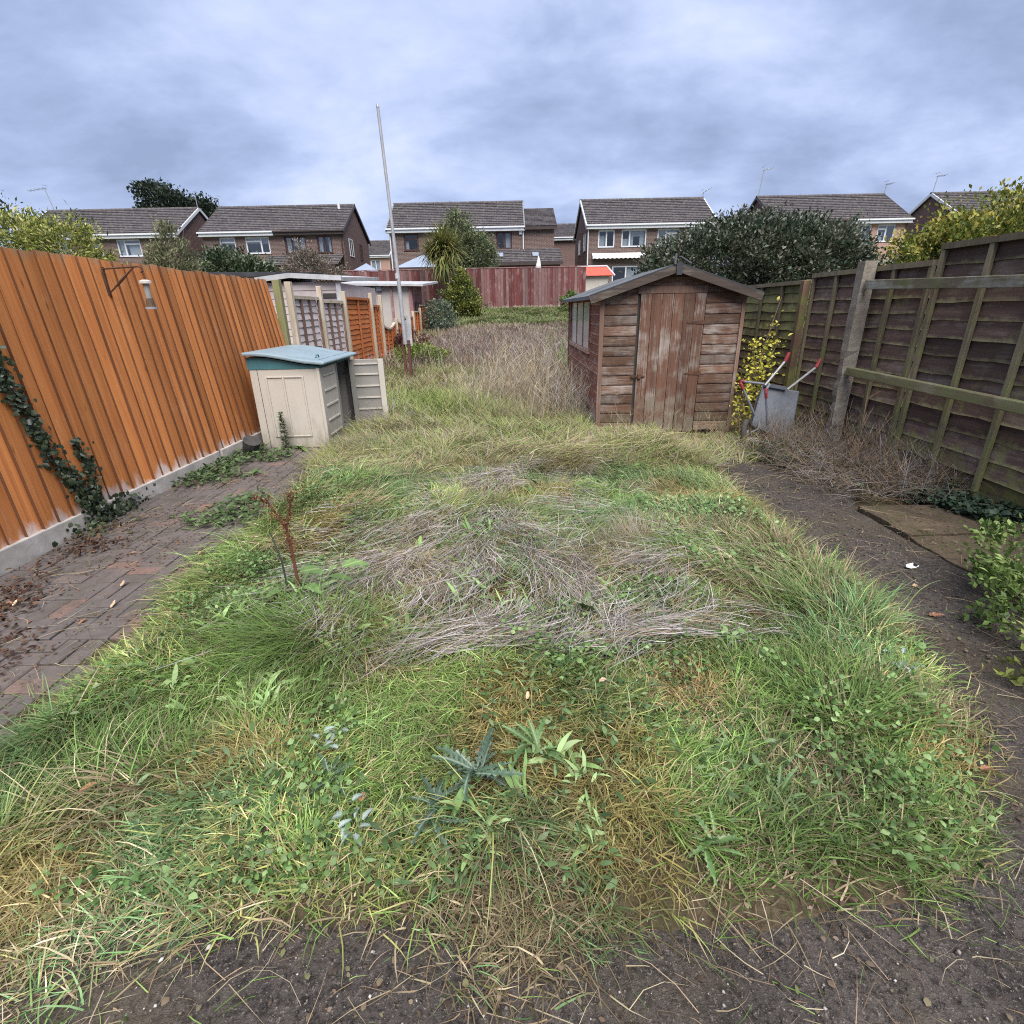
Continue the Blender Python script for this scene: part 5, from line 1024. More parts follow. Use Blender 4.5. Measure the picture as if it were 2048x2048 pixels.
# ivy on the orange fence
iv = thing('ivy', 'dark green ivy strand climbing up the orange fence', 'ivy', (-3.25, 3.8, 0))
pa = [Vector(p) for p in ((-3.27, 3.92, .05), (-3.30, 3.80, .28), (-3.325, 3.66, .6), (-3.335, 3.58, .95), (-3.345, 3.50, 1.3), (-3.35, 3.44, 1.55))]
MB().tube(pa, [.013, .011, .009, .008, .006, .004], 6).build('stem', M['bark'], iv)
pa2 = [Vector(p) for p in ((-3.29, 3.85, .18), (-3.31, 3.93, .42), (-3.325, 3.90, .68))]; MB().tube(pa2, .006, 5).build('stem', M['bark'], iv)
P = []
for chain, n_, sp in ((pa, 850, .036), (pa2, 170, .03)):
    for k in range(n_):
        t = rng.random() ** 1.15 * (len(chain) - 1.001); i = int(t); p = chain[i].lerp(chain[i + 1], t - i); q = sp * (1.25 if t < 1.2 and chain is pa else 1); P.append((p.x + abs(rng.normal()) * .022 + .008, p.y + rng.normal() * q, max(.03, p.z + rng.normal() * q)))
for k in range(260): P.append((-3.29 + abs(rng.normal()) * .05, 4.0 + rng.normal() * .18, abs(rng.normal()) * .07 + .03))
P = np.array(P) - np.array([-3.25, 3.8, 0]); n = len(P); nr = unit(n) * .55 + np.array([1, -.2, .45]); D = np.stack([rng.normal(size=n) * .3, rng.normal(size=n), rng.normal(size=n) - .5], -1)
v, f, c = leaves(P, D, nr, U(.022, .048, n), U(.022, .046, n), pal(rng.random(n), [(.010, .018, .010), (.022, .036, .016), (.045, .062, .028), (.10, .12, .07)]), True); o = put('foliage', nmesh('foliage', v, f, M['glossleaf'], c), iv)

# ================================================================== GRASS AND GROUND COVER
def gp(c, k=1.3): return [tuple(min(.6, v * k) for v in q) for q in c]
G_GREEN = gp([(.032, .066, .013), (.074, .138, .028), (.124, .205, .048), (.20, .28, .088)], 1.2)
G_BLUE = gp([(.027, .062, .021), (.058, .124, .042), (.098, .188, .070), (.17, .265, .125)], 1.2)
G_YEL = gp([(.09, .105, .030), (.165, .178, .055), (.25, .245, .088), (.33, .295, .13)])
G_STRAW = gp([(.12, .092, .055), (.20, .158, .095), (.29, .24, .155), (.38, .335, .235)])
G_BROWN = gp([(.065, .044, .028), (.115, .078, .048), (.18, .125, .078), (.24, .175, .115)])
G_LAV = gp([(.08, .07, .068), (.145, .13, .127), (.215, .195, .19), (.30, .275, .27)])
def scatter(n, x0, x1, y0, y1, dens):
    X = U(x0, x1, n); Y = U(y0, y1, n); k = rng.random(n) < dens(X, Y); return X[k], Y[k]
def lawn_edge(X, Y, soft=.12):
    l = sstep(-2.12, -2.12 + soft + .12, X + .30 * (vnoise(X, Y, 1.7, 51) - .5)); r = sstep(1.98, 1.98 - soft - .1, X - np.interp(Y, [.8, 1.0, 1.2, 1.5, 2.3], [-.85, -.66, -.45, -.20, 0]) + .24 * (vnoise(X, Y, 2.1, 52) - .5))
    f = sstep(.76, .98, Y + .30 * (vnoise(X, Y, 2.3, 53) - .5) + .10 * sstep(-.5, -1.4, X)); return l * r * f
def flow(X, Y):
    return 2 * math.pi * (vnoise(X, Y, .9, 61) * 1.6 + .35 * vnoise(X, Y, 3.0, 62)) + .6
def zone_dead(X, Y):
    a = np.exp(-(((X + .45) / .55) ** 2 + ((Y - 3.0) / .75) ** 2)); b = np.exp(-(((X - .05) / .6) ** 2 + ((Y - 4.2) / .6) ** 2)); c = np.exp(-(((X - .55) / .5) ** 2 + ((Y - 2.75) / .33) ** 2)); d = np.exp(-(((X - .75) / .35) ** 2 + ((Y - 2.2) / .2) ** 2)); e_ = np.exp(-(((X - .1) / .6) ** 2 + ((Y - 2.15) / .16) ** 2))
    return np.clip(a + b + .9 * c + .8 * d + .6 * e_, 0, 1)
def zone_straw(X, Y):
    band = .75 * np.exp(-((Y - 5.2 - .12 * X) / .36) ** 2) * sstep(-1.9, -1.2, X) * sstep(2.0, 1.4, X); edge = sstep(1.12, .82, Y) * .45; return np.clip(band + edge, 0, 1)
def grass_layer(name, label, tufts, per, L, col_fn, W=(.0022, .0042), spread=.035, e0=(.55, 1.35), e1=(-.5, .5), fl=1.0, seg=3, mat='leaf', dirnoise=.8):
    X, Y = tufts; nt_ = len(X); idx = np.repeat(np.arange(nt_), per); n = len(idx)
    a0 = flow(X, Y); lm = U(.75, 1.25, nt_)
    px = X[idx] + rng.normal(size=n) * spread; py = Y[idx] + rng.normal(size=n) * spread
    outx, outy = px - X[idx], py - Y[idx]; az_ = np.arctan2(outy / spread * .55 + np.sin(a0[idx]) * fl + rng.normal(size=n) * .35 * dirnoise, outx / spread * .55 + np.cos(a0[idx]) * fl + rng.normal(size=n) * .35 * dirnoise)
    P = np.stack([px, py, gz(px, py) - .006], -1); LL = U(L[0], L[1], n) * lm[idx] * (np.interp(py, [12, 16, 20], [1, .65, .35]) if L[1] > .5 else 1)
    LL = LL * (1 - .62 * sstep(5.7, 6.2, py) * sstep(6.7, 6.6, py) * sstep(.9, 1.2, px)); far = np.clip(np.hypot(px, py) / 3.2, 1, 6)
    c, tp = col_fn(X[idx], Y[idx], px, py, n, idx, nt_)
    ee0 = U(*e0, n); res = blades(P, az_, LL, U(*W, n) * far ** .75, ee0, U(*e1, n), c, tp, seg, rng.normal(size=n) * .5, rng.normal(size=n) * .6)
    o = put(name, nmesh(name, res[0], res[1], M[mat], res[2])); tag(o, label, 'grass', kind='stuff'); return o
def lawn_col(tx, ty, px, py, n, idx, nt_):
    rt_ = rng.random(nt_)[idx]; rb = rng.random(n)
    u = np.clip(vnoise(tx, ty, 1.3, 71) * .4 + vnoise(tx, ty, 6, 72) * .35 + rt_ * .25 + rng.normal(size=n) * .18, 0, 1)
    c = pal(u, G_GREEN); kb = sstep(.45, .62, vnoise(tx, ty, 2.0, 73))[:, None]; c = c * (1 - kb) + pal(u, G_BLUE) * kb
    py_ = np.clip(1.3 * (vnoise(tx, ty, 1.9, 74) - .5) + .8 * (vnoise(tx, ty, 6.5, 79) - .5), 0, .6); c = np.where((rb < py_)[:, None], pal(u, G_YEL), c)
    ps_ = np.clip(.15 + .85 * zone_straw(tx, ty) + .3 * sstep(4.2, 5.6, ty) + .55 * sstep(.58, .8, vnoise(tx, ty, 3.1, 78)), 0, .92); k = rng.random(n) < ps_
    c = np.where(k[:, None], np.where((rng.random(n) < .5)[:, None], pal(u, G_BROWN), pal(u, G_STRAW)), c)
    sp_ = .55 + .95 * vnoise(tx, ty, 3.6, 171) ** 1.3 + .35 * vnoise(tx, ty, 9, 172)
    ko = sstep(.62, .78, vnoise(tx, ty, 2.9, 173))[:, None] * .75; c = c * (1 - ko) + pal(u, [(.13, .085, .03), (.24, .165, .06), (.34, .26, .11)]) * ko
    c = c * (U(.65, 1.35, n) * (.7 + .6 * rt_) * sp_)[:, None]; return c, c * .75 + np.array([.17, .18, .08]) * .32
def dens_near(X, Y): return lawn_edge(X, Y) * (1 - .45 * zone_dead(X, Y)) * sstep(.15, .4, vnoise(X, Y, 4, 76) + .15)
# near, middle lawn
grass_layer('lawn_grass', 'near lawn of flopped green and straw grass', scatter(9900, -2.3, 2.3, .68, 2.6, dens_near), 14, (.04, .14), lawn_col, (.0026, .0052), spread=.03, fl=.6, dirnoise=1.8, e0=(.1, 1.35))
grass_layer('lawn_grass', 'middle lawn of long flattened green grass', scatter(8600, -2.3, 2.3, 2.6, 5.0, dens_near), 12, (.09, .24), lawn_col, spread=.035, e1=(-.6, .25), fl=.8)
# long arching grass tufts on top
def dens_tuft(X, Y): return lawn_edge(X, Y, .3) * sstep(.55, .75, vnoise(X, Y, 1.4, 77)) * (1 - zone_dead(X, Y))
grass_layer('long_grass', 'longer arching grass tufts across the lawn', scatter(1500, -2.0, 2.0, 1.05, 5.0, dens_tuft), 34, (.16, .34), lawn_col, (.003, .0052), .045, (.8, 1.45), (-.9, .2), .9, 4)
# straw band and rough ground in front of the shed
def dens_front(X, Y): return sstep(-2.25, -1.9, X + .3 * (vnoise(X, Y, 2, 54) - .5)) * np.where(X > 1.0, sstep(6.62, 6.5, Y), 1) * sstep(3.6, 3.3, X) * np.where(X > 2.0, sstep(5.0, 5.5, Y) * .75, 1) * np.where((X < -2.15) & (Y < 7.6), 0, 1)
def front_col(tx, ty, px, py, n, idx, nt_):
    u = np.clip(vnoise(tx, ty, 4, 81) * .6 + rng.random(n) * .5, 0, 1); k = rng.random(n); s_ = pal(u, G_STRAW); g = pal(u, G_GREEN); l = pal(u, G_LAV); b = pal(u, G_BROWN); y_ = pal(u, G_YEL)
    green = np.clip(.46 - .22 * zone_straw(tx, ty) + .5 * (vnoise(tx, ty, 1.5, 82) - .5) + .85 * np.exp(-(((tx + 1.15) / .75) ** 2 + ((ty - 8.6) / .9) ** 2)) - .12 * sstep(9.5, 11, ty), .04, .97)
    c = np.where((k < green)[:, None], g * .8 + y_ * .35, np.where((k < green + .34 * (1 - green))[:, None], s_, np.where((k < green + .44 * (1 - green))[:, None], y_, np.where((k < green + .74 * (1 - green))[:, None], b * 1.2, l))))
    return c * U(.75, 1.2, n)[:, None], c * .7 + np.array([.22, .18, .09]) * .35
grass_layer('rough_grass', 'rough straw coloured grass in front of the shed and box', scatter(7500, -2.4, 3.5, 4.9, 7.6, dens_front), 12, (.12, .32), front_col, (.0025, .0045), .045, (.25, 1.4), (-.6, .5), .6, 3, dirnoise=1.6)
def dens_mid(X, Y): return np.where(X > 1.02, 0, 1) * sstep(-3.15, -2.9, X) * np.where((X < -1.75) & (Y < 7.75), 0, 1)
grass_layer('rough_grass', 'tall rough dry grass between the flagpole and the shed', scatter(7800, -3.1, 1.05, 7.5, 12.5, dens_mid), 10, (.16, .42), front_col, (.003, .005), .06, (.3, 1.5), (-.6, .9), .35, 2, dirnoise=2)
def dens_far(X, Y): return sstep(-3.15, -2.9, X) * np.where((X > .95) & (Y < 10.1), 0, 1)
def far_col(tx, ty, px, py, n, idx, nt_):
    u = rng.random(n); k = rng.random(n); gr = np.clip(.10 + .5 * (vnoise(tx, ty, .7, 84) - .45) + .9 * np.exp(-(((tx - 1.6) / .8) ** 2 + ((ty - 14) / 2.5) ** 2)), .05, .9)
    c = np.where((k < gr)[:, None], pal(u, G_GREEN) * 1.2, np.where((k < gr + .45)[:, None], pal(u, G_BROWN) * 1.15, np.where((k < gr + .7)[:, None], pal(u, G_LAV) * .85, pal(u, G_STRAW) * .85))); return c, c
grass_layer('far_rough_grass', 'brown and grey weeds filling the far half of the garden', scatter(5200, -3.1, 4.2, 12.3, 21.2, dens_far), 9, (.22, .55), far_col, (.003, .005), .09, (.7, 1.5), (.2, 1.3), .4, 2)
def green_col(tx, ty, px, py, n, idx, nt_):
    u = np.clip(vnoise(tx, ty, 2, 86) * .6 + rng.random(n) * .4, 0, 1); c = pal(u, G_GREEN) * .75; k = (rng.random(n) < .4)[:, None]; c = np.where(k, pal(u, G_STRAW) * .7, c); return c, c
grass_layer('far_green_grass', 'short bright green grass strip along the red fence', scatter(3600, -2.8, 4.2, 21.6, 26.9, lambda X, Y: np.ones_like(X)), 9, (.08, .22), green_col, (.003, .005), .08, (.6, 1.4), (-.2, .6), .4, 2)

# laid dead stems
X, Y = scatter(76000, -1.9, 1.9, 1.9, 5.2, lambda X, Y: (zone_dead(X, Y) ** .8) * sstep(.32, .62, vnoise(X, Y, 3.2, 91) * .6 + vnoise(X, Y, 1.3, 92) * .5)); n = len(X)
az_ = np.where(X + .25 * (Y - 3) > .35, R(200), R(238)) + (vnoise(X, Y, 1.6, 93) - .5) * 1.8 + (vnoise(X, Y, 4, 98) - .5) * .9 + rng.normal(size=n) * .24
P = np.stack([X, Y, gz(X, Y) + U(.02, .085, n)], -1); u = np.clip(vnoise(X, Y, 6, 94) * .5 + rng.random(n) * .55, 0, 1)
c = pal(u, G_LAV) * U(1.0, 1.8, n)[:, None]; c = np.where((rng.random(n) < .3)[:, None], np.where((rng.random(n) < .5)[:, None], pal(u, G_STRAW) * .9, pal(u, G_BROWN)), c)
v, f, c = blades(P, az_, U(.10, .34, n), U(.0020, .0038, n), U(-.05, .5, n), U(-.6, .05, n), c, None, 4, rng.normal(size=n) * .7, rng.normal(size=n)); o = put('dead_stems', nmesh('dead_stems', v, f, M['dry'], c)); tag(o, 'grey lavender dead stems lying flat in the middle of the lawn', 'dead grass', kind='stuff')
# long straw blades laid sideways in the band
X, Y = scatter(17000, -2.0, 2.2, 4.3, 6.0, lambda X, Y: zone_straw(X, Y) * sstep(.3, .6, vnoise(X, Y, 2.2, 96))); n = len(X)
az_ = R(8) + (vnoise(X, Y, 1.2, 97) - .5) * 2.2 + (vnoise(X, Y, 4, 99) - .5) * 1.2 + rng.normal(size=n) * .35; P = np.stack([X, Y, gz(X, Y) + U(.02, .14, n)], -1); u = rng.random(n)
v, f, c = blades(P, az_, U(.12, .38, n), U(.003, .0055, n), U(-.05, .7, n), U(-.7, .0, n), np.where((rng.random(n) < .35)[:, None], pal(u, G_YEL), np.where((rng.random(n) < .25)[:, None], pal(u, G_GREEN), pal(u, G_STRAW))), None, 4, rng.normal(size=n) * .4, rng.normal(size=n) * .7); o = put('laid_straw', nmesh('laid_straw', v, f, M['leaf'], c)); tag(o, 'band of pale straw grass laid sideways across the lawn', 'dead grass', kind='stuff')
# upright dead stems: by the shed and over the far garden
def stems_field(name, label, X, Y, L, W, cols, lean=.25, br=3):
    n = len(X); P = np.stack([X, Y, gz(X, Y) - .01], -1); az_ = U(0, 2 * math.pi, n); LL = U(*L, n) * np.interp(Y, [12, 16, 20], [1, .62, .28]); u = rng.random(n); c = pal(u, cols); e0 = math.pi / 2 - np.abs(rng.normal(size=n)) * lean; e1 = e0 - U(0, .35, n)
    far = np.clip(np.hypot(X, Y) / 4, 1, 4) ** .8
    ps = [blades(P, az_, LL, U(*W, n) * far, e0, e1, c, None, 3, None, U(0, 3, n), floor=False)]
    for b in range(br):
        t = U(.35, .9, n)[:, None]; d0 = np.stack([np.cos(e0) * np.cos(az_), np.cos(e0) * np.sin(az_), np.sin(e0)], -1); Q = P + d0 * LL[:, None] * t * .96
        ps.append(blades(Q, U(0, 2 * math.pi, n), LL * U(.14, .34, n), U(*W, n) * .8 * far, U(.5, 1.2, n), U(.5, 1.3, n), c, None, 2, None, U(0, 3, n), floor=False))
    v, f, c = cat(ps); o = put(name, nmesh(name, v, f, M['dry'], c)); tag(o, label, 'dead weeds', kind='stuff')
G_BL = G_BROWN[1:] + G_LAV[1:]
stems_field('dead_weed_stems', 'tall dry weed stems along the left wall of the shed', *scatter(5200, -1.3, 1.05, 6.8, 12.4, lambda X, Y: sstep(-1.3, .9, X) * .9 * sstep(.25, .6, vnoise(X, Y, 1.6, 141))), (.35, 1.0), (.0024, .0042), G_BROWN[2:] + G_LAV[2:] + G_STRAW[1:])
stems_field('dead_weed_stems', 'purplish brown dead weed stems filling the far garden', *scatter(5200, -2.6, 3.5, 12.5, 20.5, lambda X, Y: np.where((X > .95) & (Y < 10.1), 0, sstep(-2.7, -1.4, X))), (.35, .85), (.0025, .004), [(.12, .075, .065), (.20, .14, .125), (.29, .235, .22), (.38, .32, .29)])
stems_field('dead_weed_stems', 'dry stems in front of the shed door and wheelbarrow', *scatter(700, 1.2, 3.6, 5.6, 6.55, lambda X, Y: .35 + .4 * sstep(2.0, 2.6, X)), (.12, .5), (.0018, .003), G_STRAW[:3] + G_BROWN[1:], .55, 3)
stems_field('dead_weed_stems', 'dry brown stems at the foot of the right fence', *scatter(1300, 2.75, 3.7, 3.9, 5.9, lambda X, Y: .7 * sstep(2.7, 3.2, X + .2 * (Y - 4.4))), (.2, .62), (.0018, .0032), G_BROWN[:3] + G_LAV[:3], .65, 5)
stems_field('dead_weed_stems', 'thin dead stems in front of the open box door', *scatter(160, -2.2, -1.4, 6.9, 7.6, lambda X, Y: .5 + 0 * X), (.2, .5), (.0018, .003), G_STRAW[1:] + G_LAV[1:], .5, 3)

# brambles at the right: arching brown canes over dark leaves
n = 3400; X = U(2.55, 3.72, n); Y = U(3.95, 5.75, n); k = rng.random(n) < sstep(2.45, 3.0, X + .25 * (Y - 4.2)); X, Y = X[k], Y[k]; n = len(X)
P = np.stack([X, Y, gz(X, Y) + U(0, .14, n)], -1); ps = [blades(P, U(0, 2 * math.pi, n), U(.2, .6, n), U(.0025, .0045, n), U(.1, 1.2, n), U(-1.2, -.1, n), pal(rng.random(n), G_BROWN[:3] + G_LAV[:3] + G_STRAW[:2]), None, 5, rng.normal(size=n) * .8, U(0, 3, n))]
v, f, c = cat(ps); o = put('bramble_canes', nmesh('bramble_canes', v, f, M['dry'], c)); tag(o, 'tangle of dry brown bramble canes beside the right fence', 'brambles', kind='stuff')
def leaf_patch(name, label, X, Y, z, size, cols, up_=.9, cat_='weeds', mat='leaf', asp=.7):
    n = len(X); P = np.stack([X, Y, gz(X, Y) + z], -1); D = np.stack([rng.normal(size=n), rng.normal(size=n), U(-.2, .6, n)], -1); L = U(size[0], size[1], n)
    v, f, c = leaves(P, D, unit(n) * .6 + [0, 0, up_], L, L * asp * U(.7, 1.2, n), pal(rng.random(n), cols) * U(.7, 1.25, n)[:, None], True); o = put(name, nmesh(name, v, f, M[mat], c)); tag(o, label, cat_, kind='stuff')
X, Y = scatter(8000, 2.6, 3.72, 3.95, 5.7, lambda X, Y: sstep(.35, .6, vnoise(X, Y, 2.4, 101)) * sstep(2.6, 3.1, X + .2 * (Y - 4.2))); leaf_patch('ground_cover', 'dark ground cover leaves under the brambles', X, Y, U(.02, .16, len(X)), (.02, .045), [(.02, .03, .016), (.045, .06, .03), (.08, .095, .05), (.12, .09, .05)])
X, Y = scatter(2400, 3.25, 3.75, 3.45, 4.5, lambda X, Y: sstep(.4, .65, vnoise(X, Y, 3.4, 103))); leaf_patch('fence_ground_cover', 'bluish dark leaves creeping along the foot of the nearest right panel', X, Y, U(.02, .12, len(X)), (.03, .06), [(.018, .035, .022), (.035, .06, .036), (.06, .09, .055)])
# small broad leaved weeds in the lawn
def dens_weed(X, Y): return lawn_edge(X, Y, .25) * sstep(.50, .66, vnoise(X, Y, 1.5, 111) * .7 + vnoise(X, Y, 4.5, 112) * .35)
X, Y = scatter(46000, -2.0, 2.05, .95, 4.6, dens_weed); leaf_patch('lawn_weeds', 'patches of small round leaved weeds in the lawn', X, Y, U(.02, .085, len(X)), (.010, .030), [(.04, .08, .02), (.08, .15, .04), (.135, .22, .07), (.23, .32, .14)], .8)
X, Y = scatter(9000, -2.0, 1.9, .95, 2.6, lambda X, Y: lawn_edge(X, Y, .25) * sstep(.5, .68, vnoise(X, Y, 2.4, 117))); leaf_patch('sprawling_weeds', 'narrow leaved sprawling weeds in the near lawn', X, Y, U(.01, .065, len(X)), (.02, .05), [(.03, .06, .02), (.06, .11, .035), (.10, .16, .06), (.15, .21, .10)], .7, asp=.3)
X, Y = scatter(8000, .9, 2.05, 1.9, 3.8, lambda X, Y: lawn_edge(X, Y, .2) * sstep(.42, .6, vnoise(X, Y, 2.2, 114))); leaf_patch('chickweed', 'fresh pale green leafy weeds along the right side of the lawn', X, Y, U(.02, .09, len(X)), (.015, .04), [(.065, .125, .034), (.12, .21, .065), (.19, .29, .11), (.27, .35, .18)], .8)
X, Y = scatter(5200, -3.25, -2.05, 3.6, 6.3, lambda X, Y: sstep(.54, .70, vnoise(X, Y, 2.6, 115) + .22 * sstep(-2.75, -3.2, X) + .12 * sstep(5, 6, Y))); leaf_patch('path_weeds', 'green weeds growing between the brick pavers by the orange fence', X, Y, U(.03, .09, len(X)), (.03, .075), [(.04, .065, .025), (.075, .12, .045), (.12, .17, .075)], .8, asp=.4)
X, Y = scatter(1500, -3.3, -2.75, 1.4, 4.6, lambda X, Y: sstep(-2.8, -3.25, X) * sstep(.4, .6, vnoise(X, Y, 3, 116))); leaf_patch('fence_foot_weeds', 'brown and dark leaves collected along the foot of the orange fence', X, Y, U(.03, .06, len(X)), (.025, .06), [(.03, .035, .02), (.06, .05, .03), (.11, .065, .035), (.07, .09, .04)], .8, asp=.5)
def leaf_clumps(name, label, X, Y, per, L, W, cols, e0=(.3, 1.3)):
    nt_ = len(X); idx = np.repeat(np.arange(nt_), per); n = len(idx); sc = U(.6, 1.25, nt_)[idx]; P = np.stack([X[idx] + rng.normal(size=n) * .022, Y[idx] + rng.normal(size=n) * .022, np.zeros(n)], -1); P[:, 2] = gz(P[:, 0], P[:, 1]) + U(.0, .03, n)
    tu = rng.random(nt_)[idx]; c = pal(np.clip(tu * .6 + rng.random(n) * .45, 0, 1), cols) * U(.75, 1.25, n)[:, None]; ee = U(*e0, n)
    v, f, c = blades(P, U(0, 2 * math.pi, n), U(*L, n) * sc, U(*W, n) * sc, ee, ee - U(.6, 1.7, n), c, c * 1.1, 5, rng.normal(size=n) * .5, rng.normal(size=n) * .45, taper=[.22, .7, 1, .9, .55]); o = put(name, nmesh(name, v, f, M['leaf'], c)); tag(o, label, 'weeds', kind='stuff')
X, Y = scatter(900, -1.9, 1.95, 1.0, 3.4, lambda X, Y: lawn_edge(X, Y, .25) * sstep(.50, .66, vnoise(X, Y, 1.7, 151)) * .8); leaf_clumps('broad_leaf_weeds', 'clumps of pale green broad leaved weeds through the lawn', X, Y, 11, (.05, .13), (.010, .026), gp([(.06, .115, .032), (.105, .18, .055), (.17, .255, .095), (.25, .33, .155)]))
X, Y = scatter(420, -1.8, 1.9, 3.2, 6.4, lambda X, Y: lawn_edge(X, Y, .25) * sstep(.50, .66, vnoise(X, Y, 1.9, 152)) * .8); leaf_clumps('broad_leaf_weeds', 'clumps of green broad leaved weeds in the far half of the lawn', X, Y, 9, (.06, .15), (.012, .03), gp([(.05, .095, .028), (.085, .15, .045), (.13, .205, .075)]))
X, Y = scatter(3000, -3.2, -2.3, 1.9, 3.5, lambda X, Y: sstep(.50, .72, vnoise(X, Y, 2.0, 181) + .1 * vnoise(X, Y, 8, 182)) * sstep(-2.2, -2.8, X)); leaf_patch('leaf_litter', 'heap of dark wet leaf litter on the brick paving by the orange fence', X, Y, U(.028, .05, len(X)), (.015, .05), [(.03, .018, .015), (.07, .035, .025), (.12, .065, .04), (.05, .04, .03)], 1.0, 'debris', 'dry', .45)
# moss and grass creeping over the pavers and asphalt
def creep_col(tx, ty, px, py, n, idx, nt_):
    u = rng.random(n); c = np.where((rng.random(n) < .45)[:, None], pal(u, G_BROWN), np.where((rng.random(n) < .5)[:, None], pal(u, G_STRAW) * .8, pal(u, G_GREEN))); return c, c
grass_layer('edge_grass', 'thin dry grass creeping over the paving and asphalt edges', scatter(2600, -2.9, 2.7, .55, 5.0, lambda X, Y: np.exp(-((np.where(X > 0, X - np.interp(Y, [.8, 1.0, 1.2, 1.5, 2.3], [-.85, -.66, -.45, -.20, 0]), -X) - 2.08) / .2) ** 2) * .9 + 1.6 * np.exp(-((Y - .84) / .15) ** 2) * (X > -2.2) * (X < 1.3)), 10, (.06, .17), creep_col, (.0018, .003), .05, (.1, .7), (-.5, .1), .3, 3, 'dry')
n = 1300; X = np.where(rng.random(n) < .35, U(-3.2, -1.9, n), np.where(rng.random(n) < .55, U(1.9, 3.0, n), U(-1.9, 2.2, n))); Y = np.where(np.abs(X) < 1.9, U(.45, 1.3, n), U(.8, 5.2, n))
v, f, c = blades(np.stack([X, Y, np.full(n, .026) + np.where(np.abs(X) < 1.9, gz(X, Y) * .8, .008)], -1), U(0, 2 * math.pi, n), U(.06, .28, n), U(.0015, .0028, n), U(.0, .25, n), U(-.3, .1, n), pal(rng.random(n), G_BROWN[1:] + G_STRAW[1:]), None, 4, rng.normal(size=n) * .9, U(0, 3, n)); o = put('loose_straw', nmesh('loose_straw', v, f, M['dry'], c)); tag(o, 'loose dry grass stalks strewn over the path edges', 'straw', kind='stuff')
# grit on the asphalt and pavers
n = 9000; X = np.concatenate([U(-2, 3.0, 5200), U(-3.2, -2.0, 1400), U(2.05, 3.1, 2400)]); Y = np.concatenate([U(.3, .95, 5200), U(.8, 5.5, 1400), U(.9, 5.2, 2400)]); n = len(X)
r_ = rng.exponential(.0012, n) + .0009; oct_ = np.array([(1, 0, 0), (0, 1, 0), (-1, 0, 0), (0, -1, 0), (0, 0, .8), (0, 0, -.8)], float); ang = U(0, 6.28, n)
V = oct_[None] * r_[:, None, None] * U(.6, 1.4, (n, 6, 1)); V = np.stack([V[..., 0] * np.cos(ang)[:, None] - V[..., 1] * np.sin(ang)[:, None], V[..., 0] * np.sin(ang)[:, None] + V[..., 1] * np.cos(ang)[:, None], V[..., 2]], -1)
base_z = np.where(X < -2, .030, .016); V = V + np.stack([X, Y, base_z + r_ * .3], -1)[:, None]; Ft = np.array([(0, 1, 4), (1, 2, 4), (2, 3, 4), (3, 0, 4), (1, 0, 5), (2, 1, 5), (3, 2, 5), (0, 3, 5)])
F = (np.arange(n)[:, None, None] * 6 + Ft[None]).reshape(-1, 3); u = rng.random(n); c = pal(u ** 1.6, [(.05, .045, .045), (.11, .095, .09), (.22, .19, .17), (.5, .47, .44)])
o = put('grit', nmesh('grit', V.reshape(-1, 3), F, M['dry'], np.repeat(c, 6, 0))); tag(o, 'loose grit and small stones on the asphalt and paving', 'gravel', kind='stuff')

X, Y = scatter(4200, -3.25, -1.95, .9, 6.0, lambda X, Y: sstep(.40, .68, vnoise(X, Y, 1.8, 131) * .7 + vnoise(X, Y, 7, 132) * .4)); leaf_patch('leaf_crumbs', 'crumbled brown leaf bits and dirt strewn on the brick paving', X, Y, np.full(len(X), .030), (.006, .022), [(.05, .03, .02), (.10, .06, .04), (.17, .10, .065), (.11, .10, .05)], 1.6, 'debris', 'dry')
X, Y = scatter(13000, -2.0, 3.7, .45, 5.2, lambda X, Y: np.where((X < 1.4) & (Y > 1.0), 0, sstep(.42, .7, vnoise(X, Y, 2.2, 134) * .7 + vnoise(X, Y, 7, 135) * .4))); leaf_patch('path_debris', 'crumbled dead leaf bits and moss on the asphalt path', X, Y, np.where(X > 2.72, .042, .018), (.006, .022), [(.05, .035, .025), (.10, .07, .05), (.17, .13, .09), (.09, .10, .04)], 1.6, 'debris', 'dry')
# ---------------- individual weeds
def tussock(label, x, y, n, L, cols, W=(.004, .0075), sp=.05, e0=(.75, 1.5), e1=(-.9, .3)):
    t = thing('grass_tussock', label, 'grass tuft', (x, y, gzf(x, y))); P = np.stack([rng.normal(size=n) * sp * 1.5, rng.normal(size=n) * sp, np.full(n, -.02)], -1)
    fa = float(flow(np.array([x]), np.array([y]))[0]); a = np.arctan2(P[:, 1] / sp + 1.3 * math.sin(fa), P[:, 0] / sp + 1.3 * math.cos(fa)) + rng.normal(size=n) * .55; u = rng.random(n); c = pal(u, cols) * U(.7, 1.25, n)[:, None]; v, f, c = blades(P, a, U(*L, n), U(*W, n), U(*e0, n), U(*e1, n), c, c * .7 + np.array([.05, .05, .02]), 5, rng.normal(size=n) * .4, rng.normal(size=n) * .5, floor=False)
    v[:, 2] = np.maximum(v[:, 2], -.03); o = put('blades', nmesh('blades', v, f, M['leaf'], c), t); return t
tussock('large dark green arching grass tussock left of centre', -.95, 2.05, 900, (.22, .44), G_GREEN[:3], sp=.085)
tussock('bright yellow green grass tuft below the large dark tussock', -.52, 1.72, 650, (.14, .28), G_YEL[:2] + G_GREEN[2:], (.003, .005), .09, e1=(-1.0, -.1))
tussock('dark green tuft at the right side of the lawn', 1.22, 1.58, 520, (.14, .28), G_GREEN[:3], sp=.08)
tussock('green grass tuft sweeping towards the right path', 1.55, 2.3, 500, (.15, .3), G_GREEN, sp=.08)
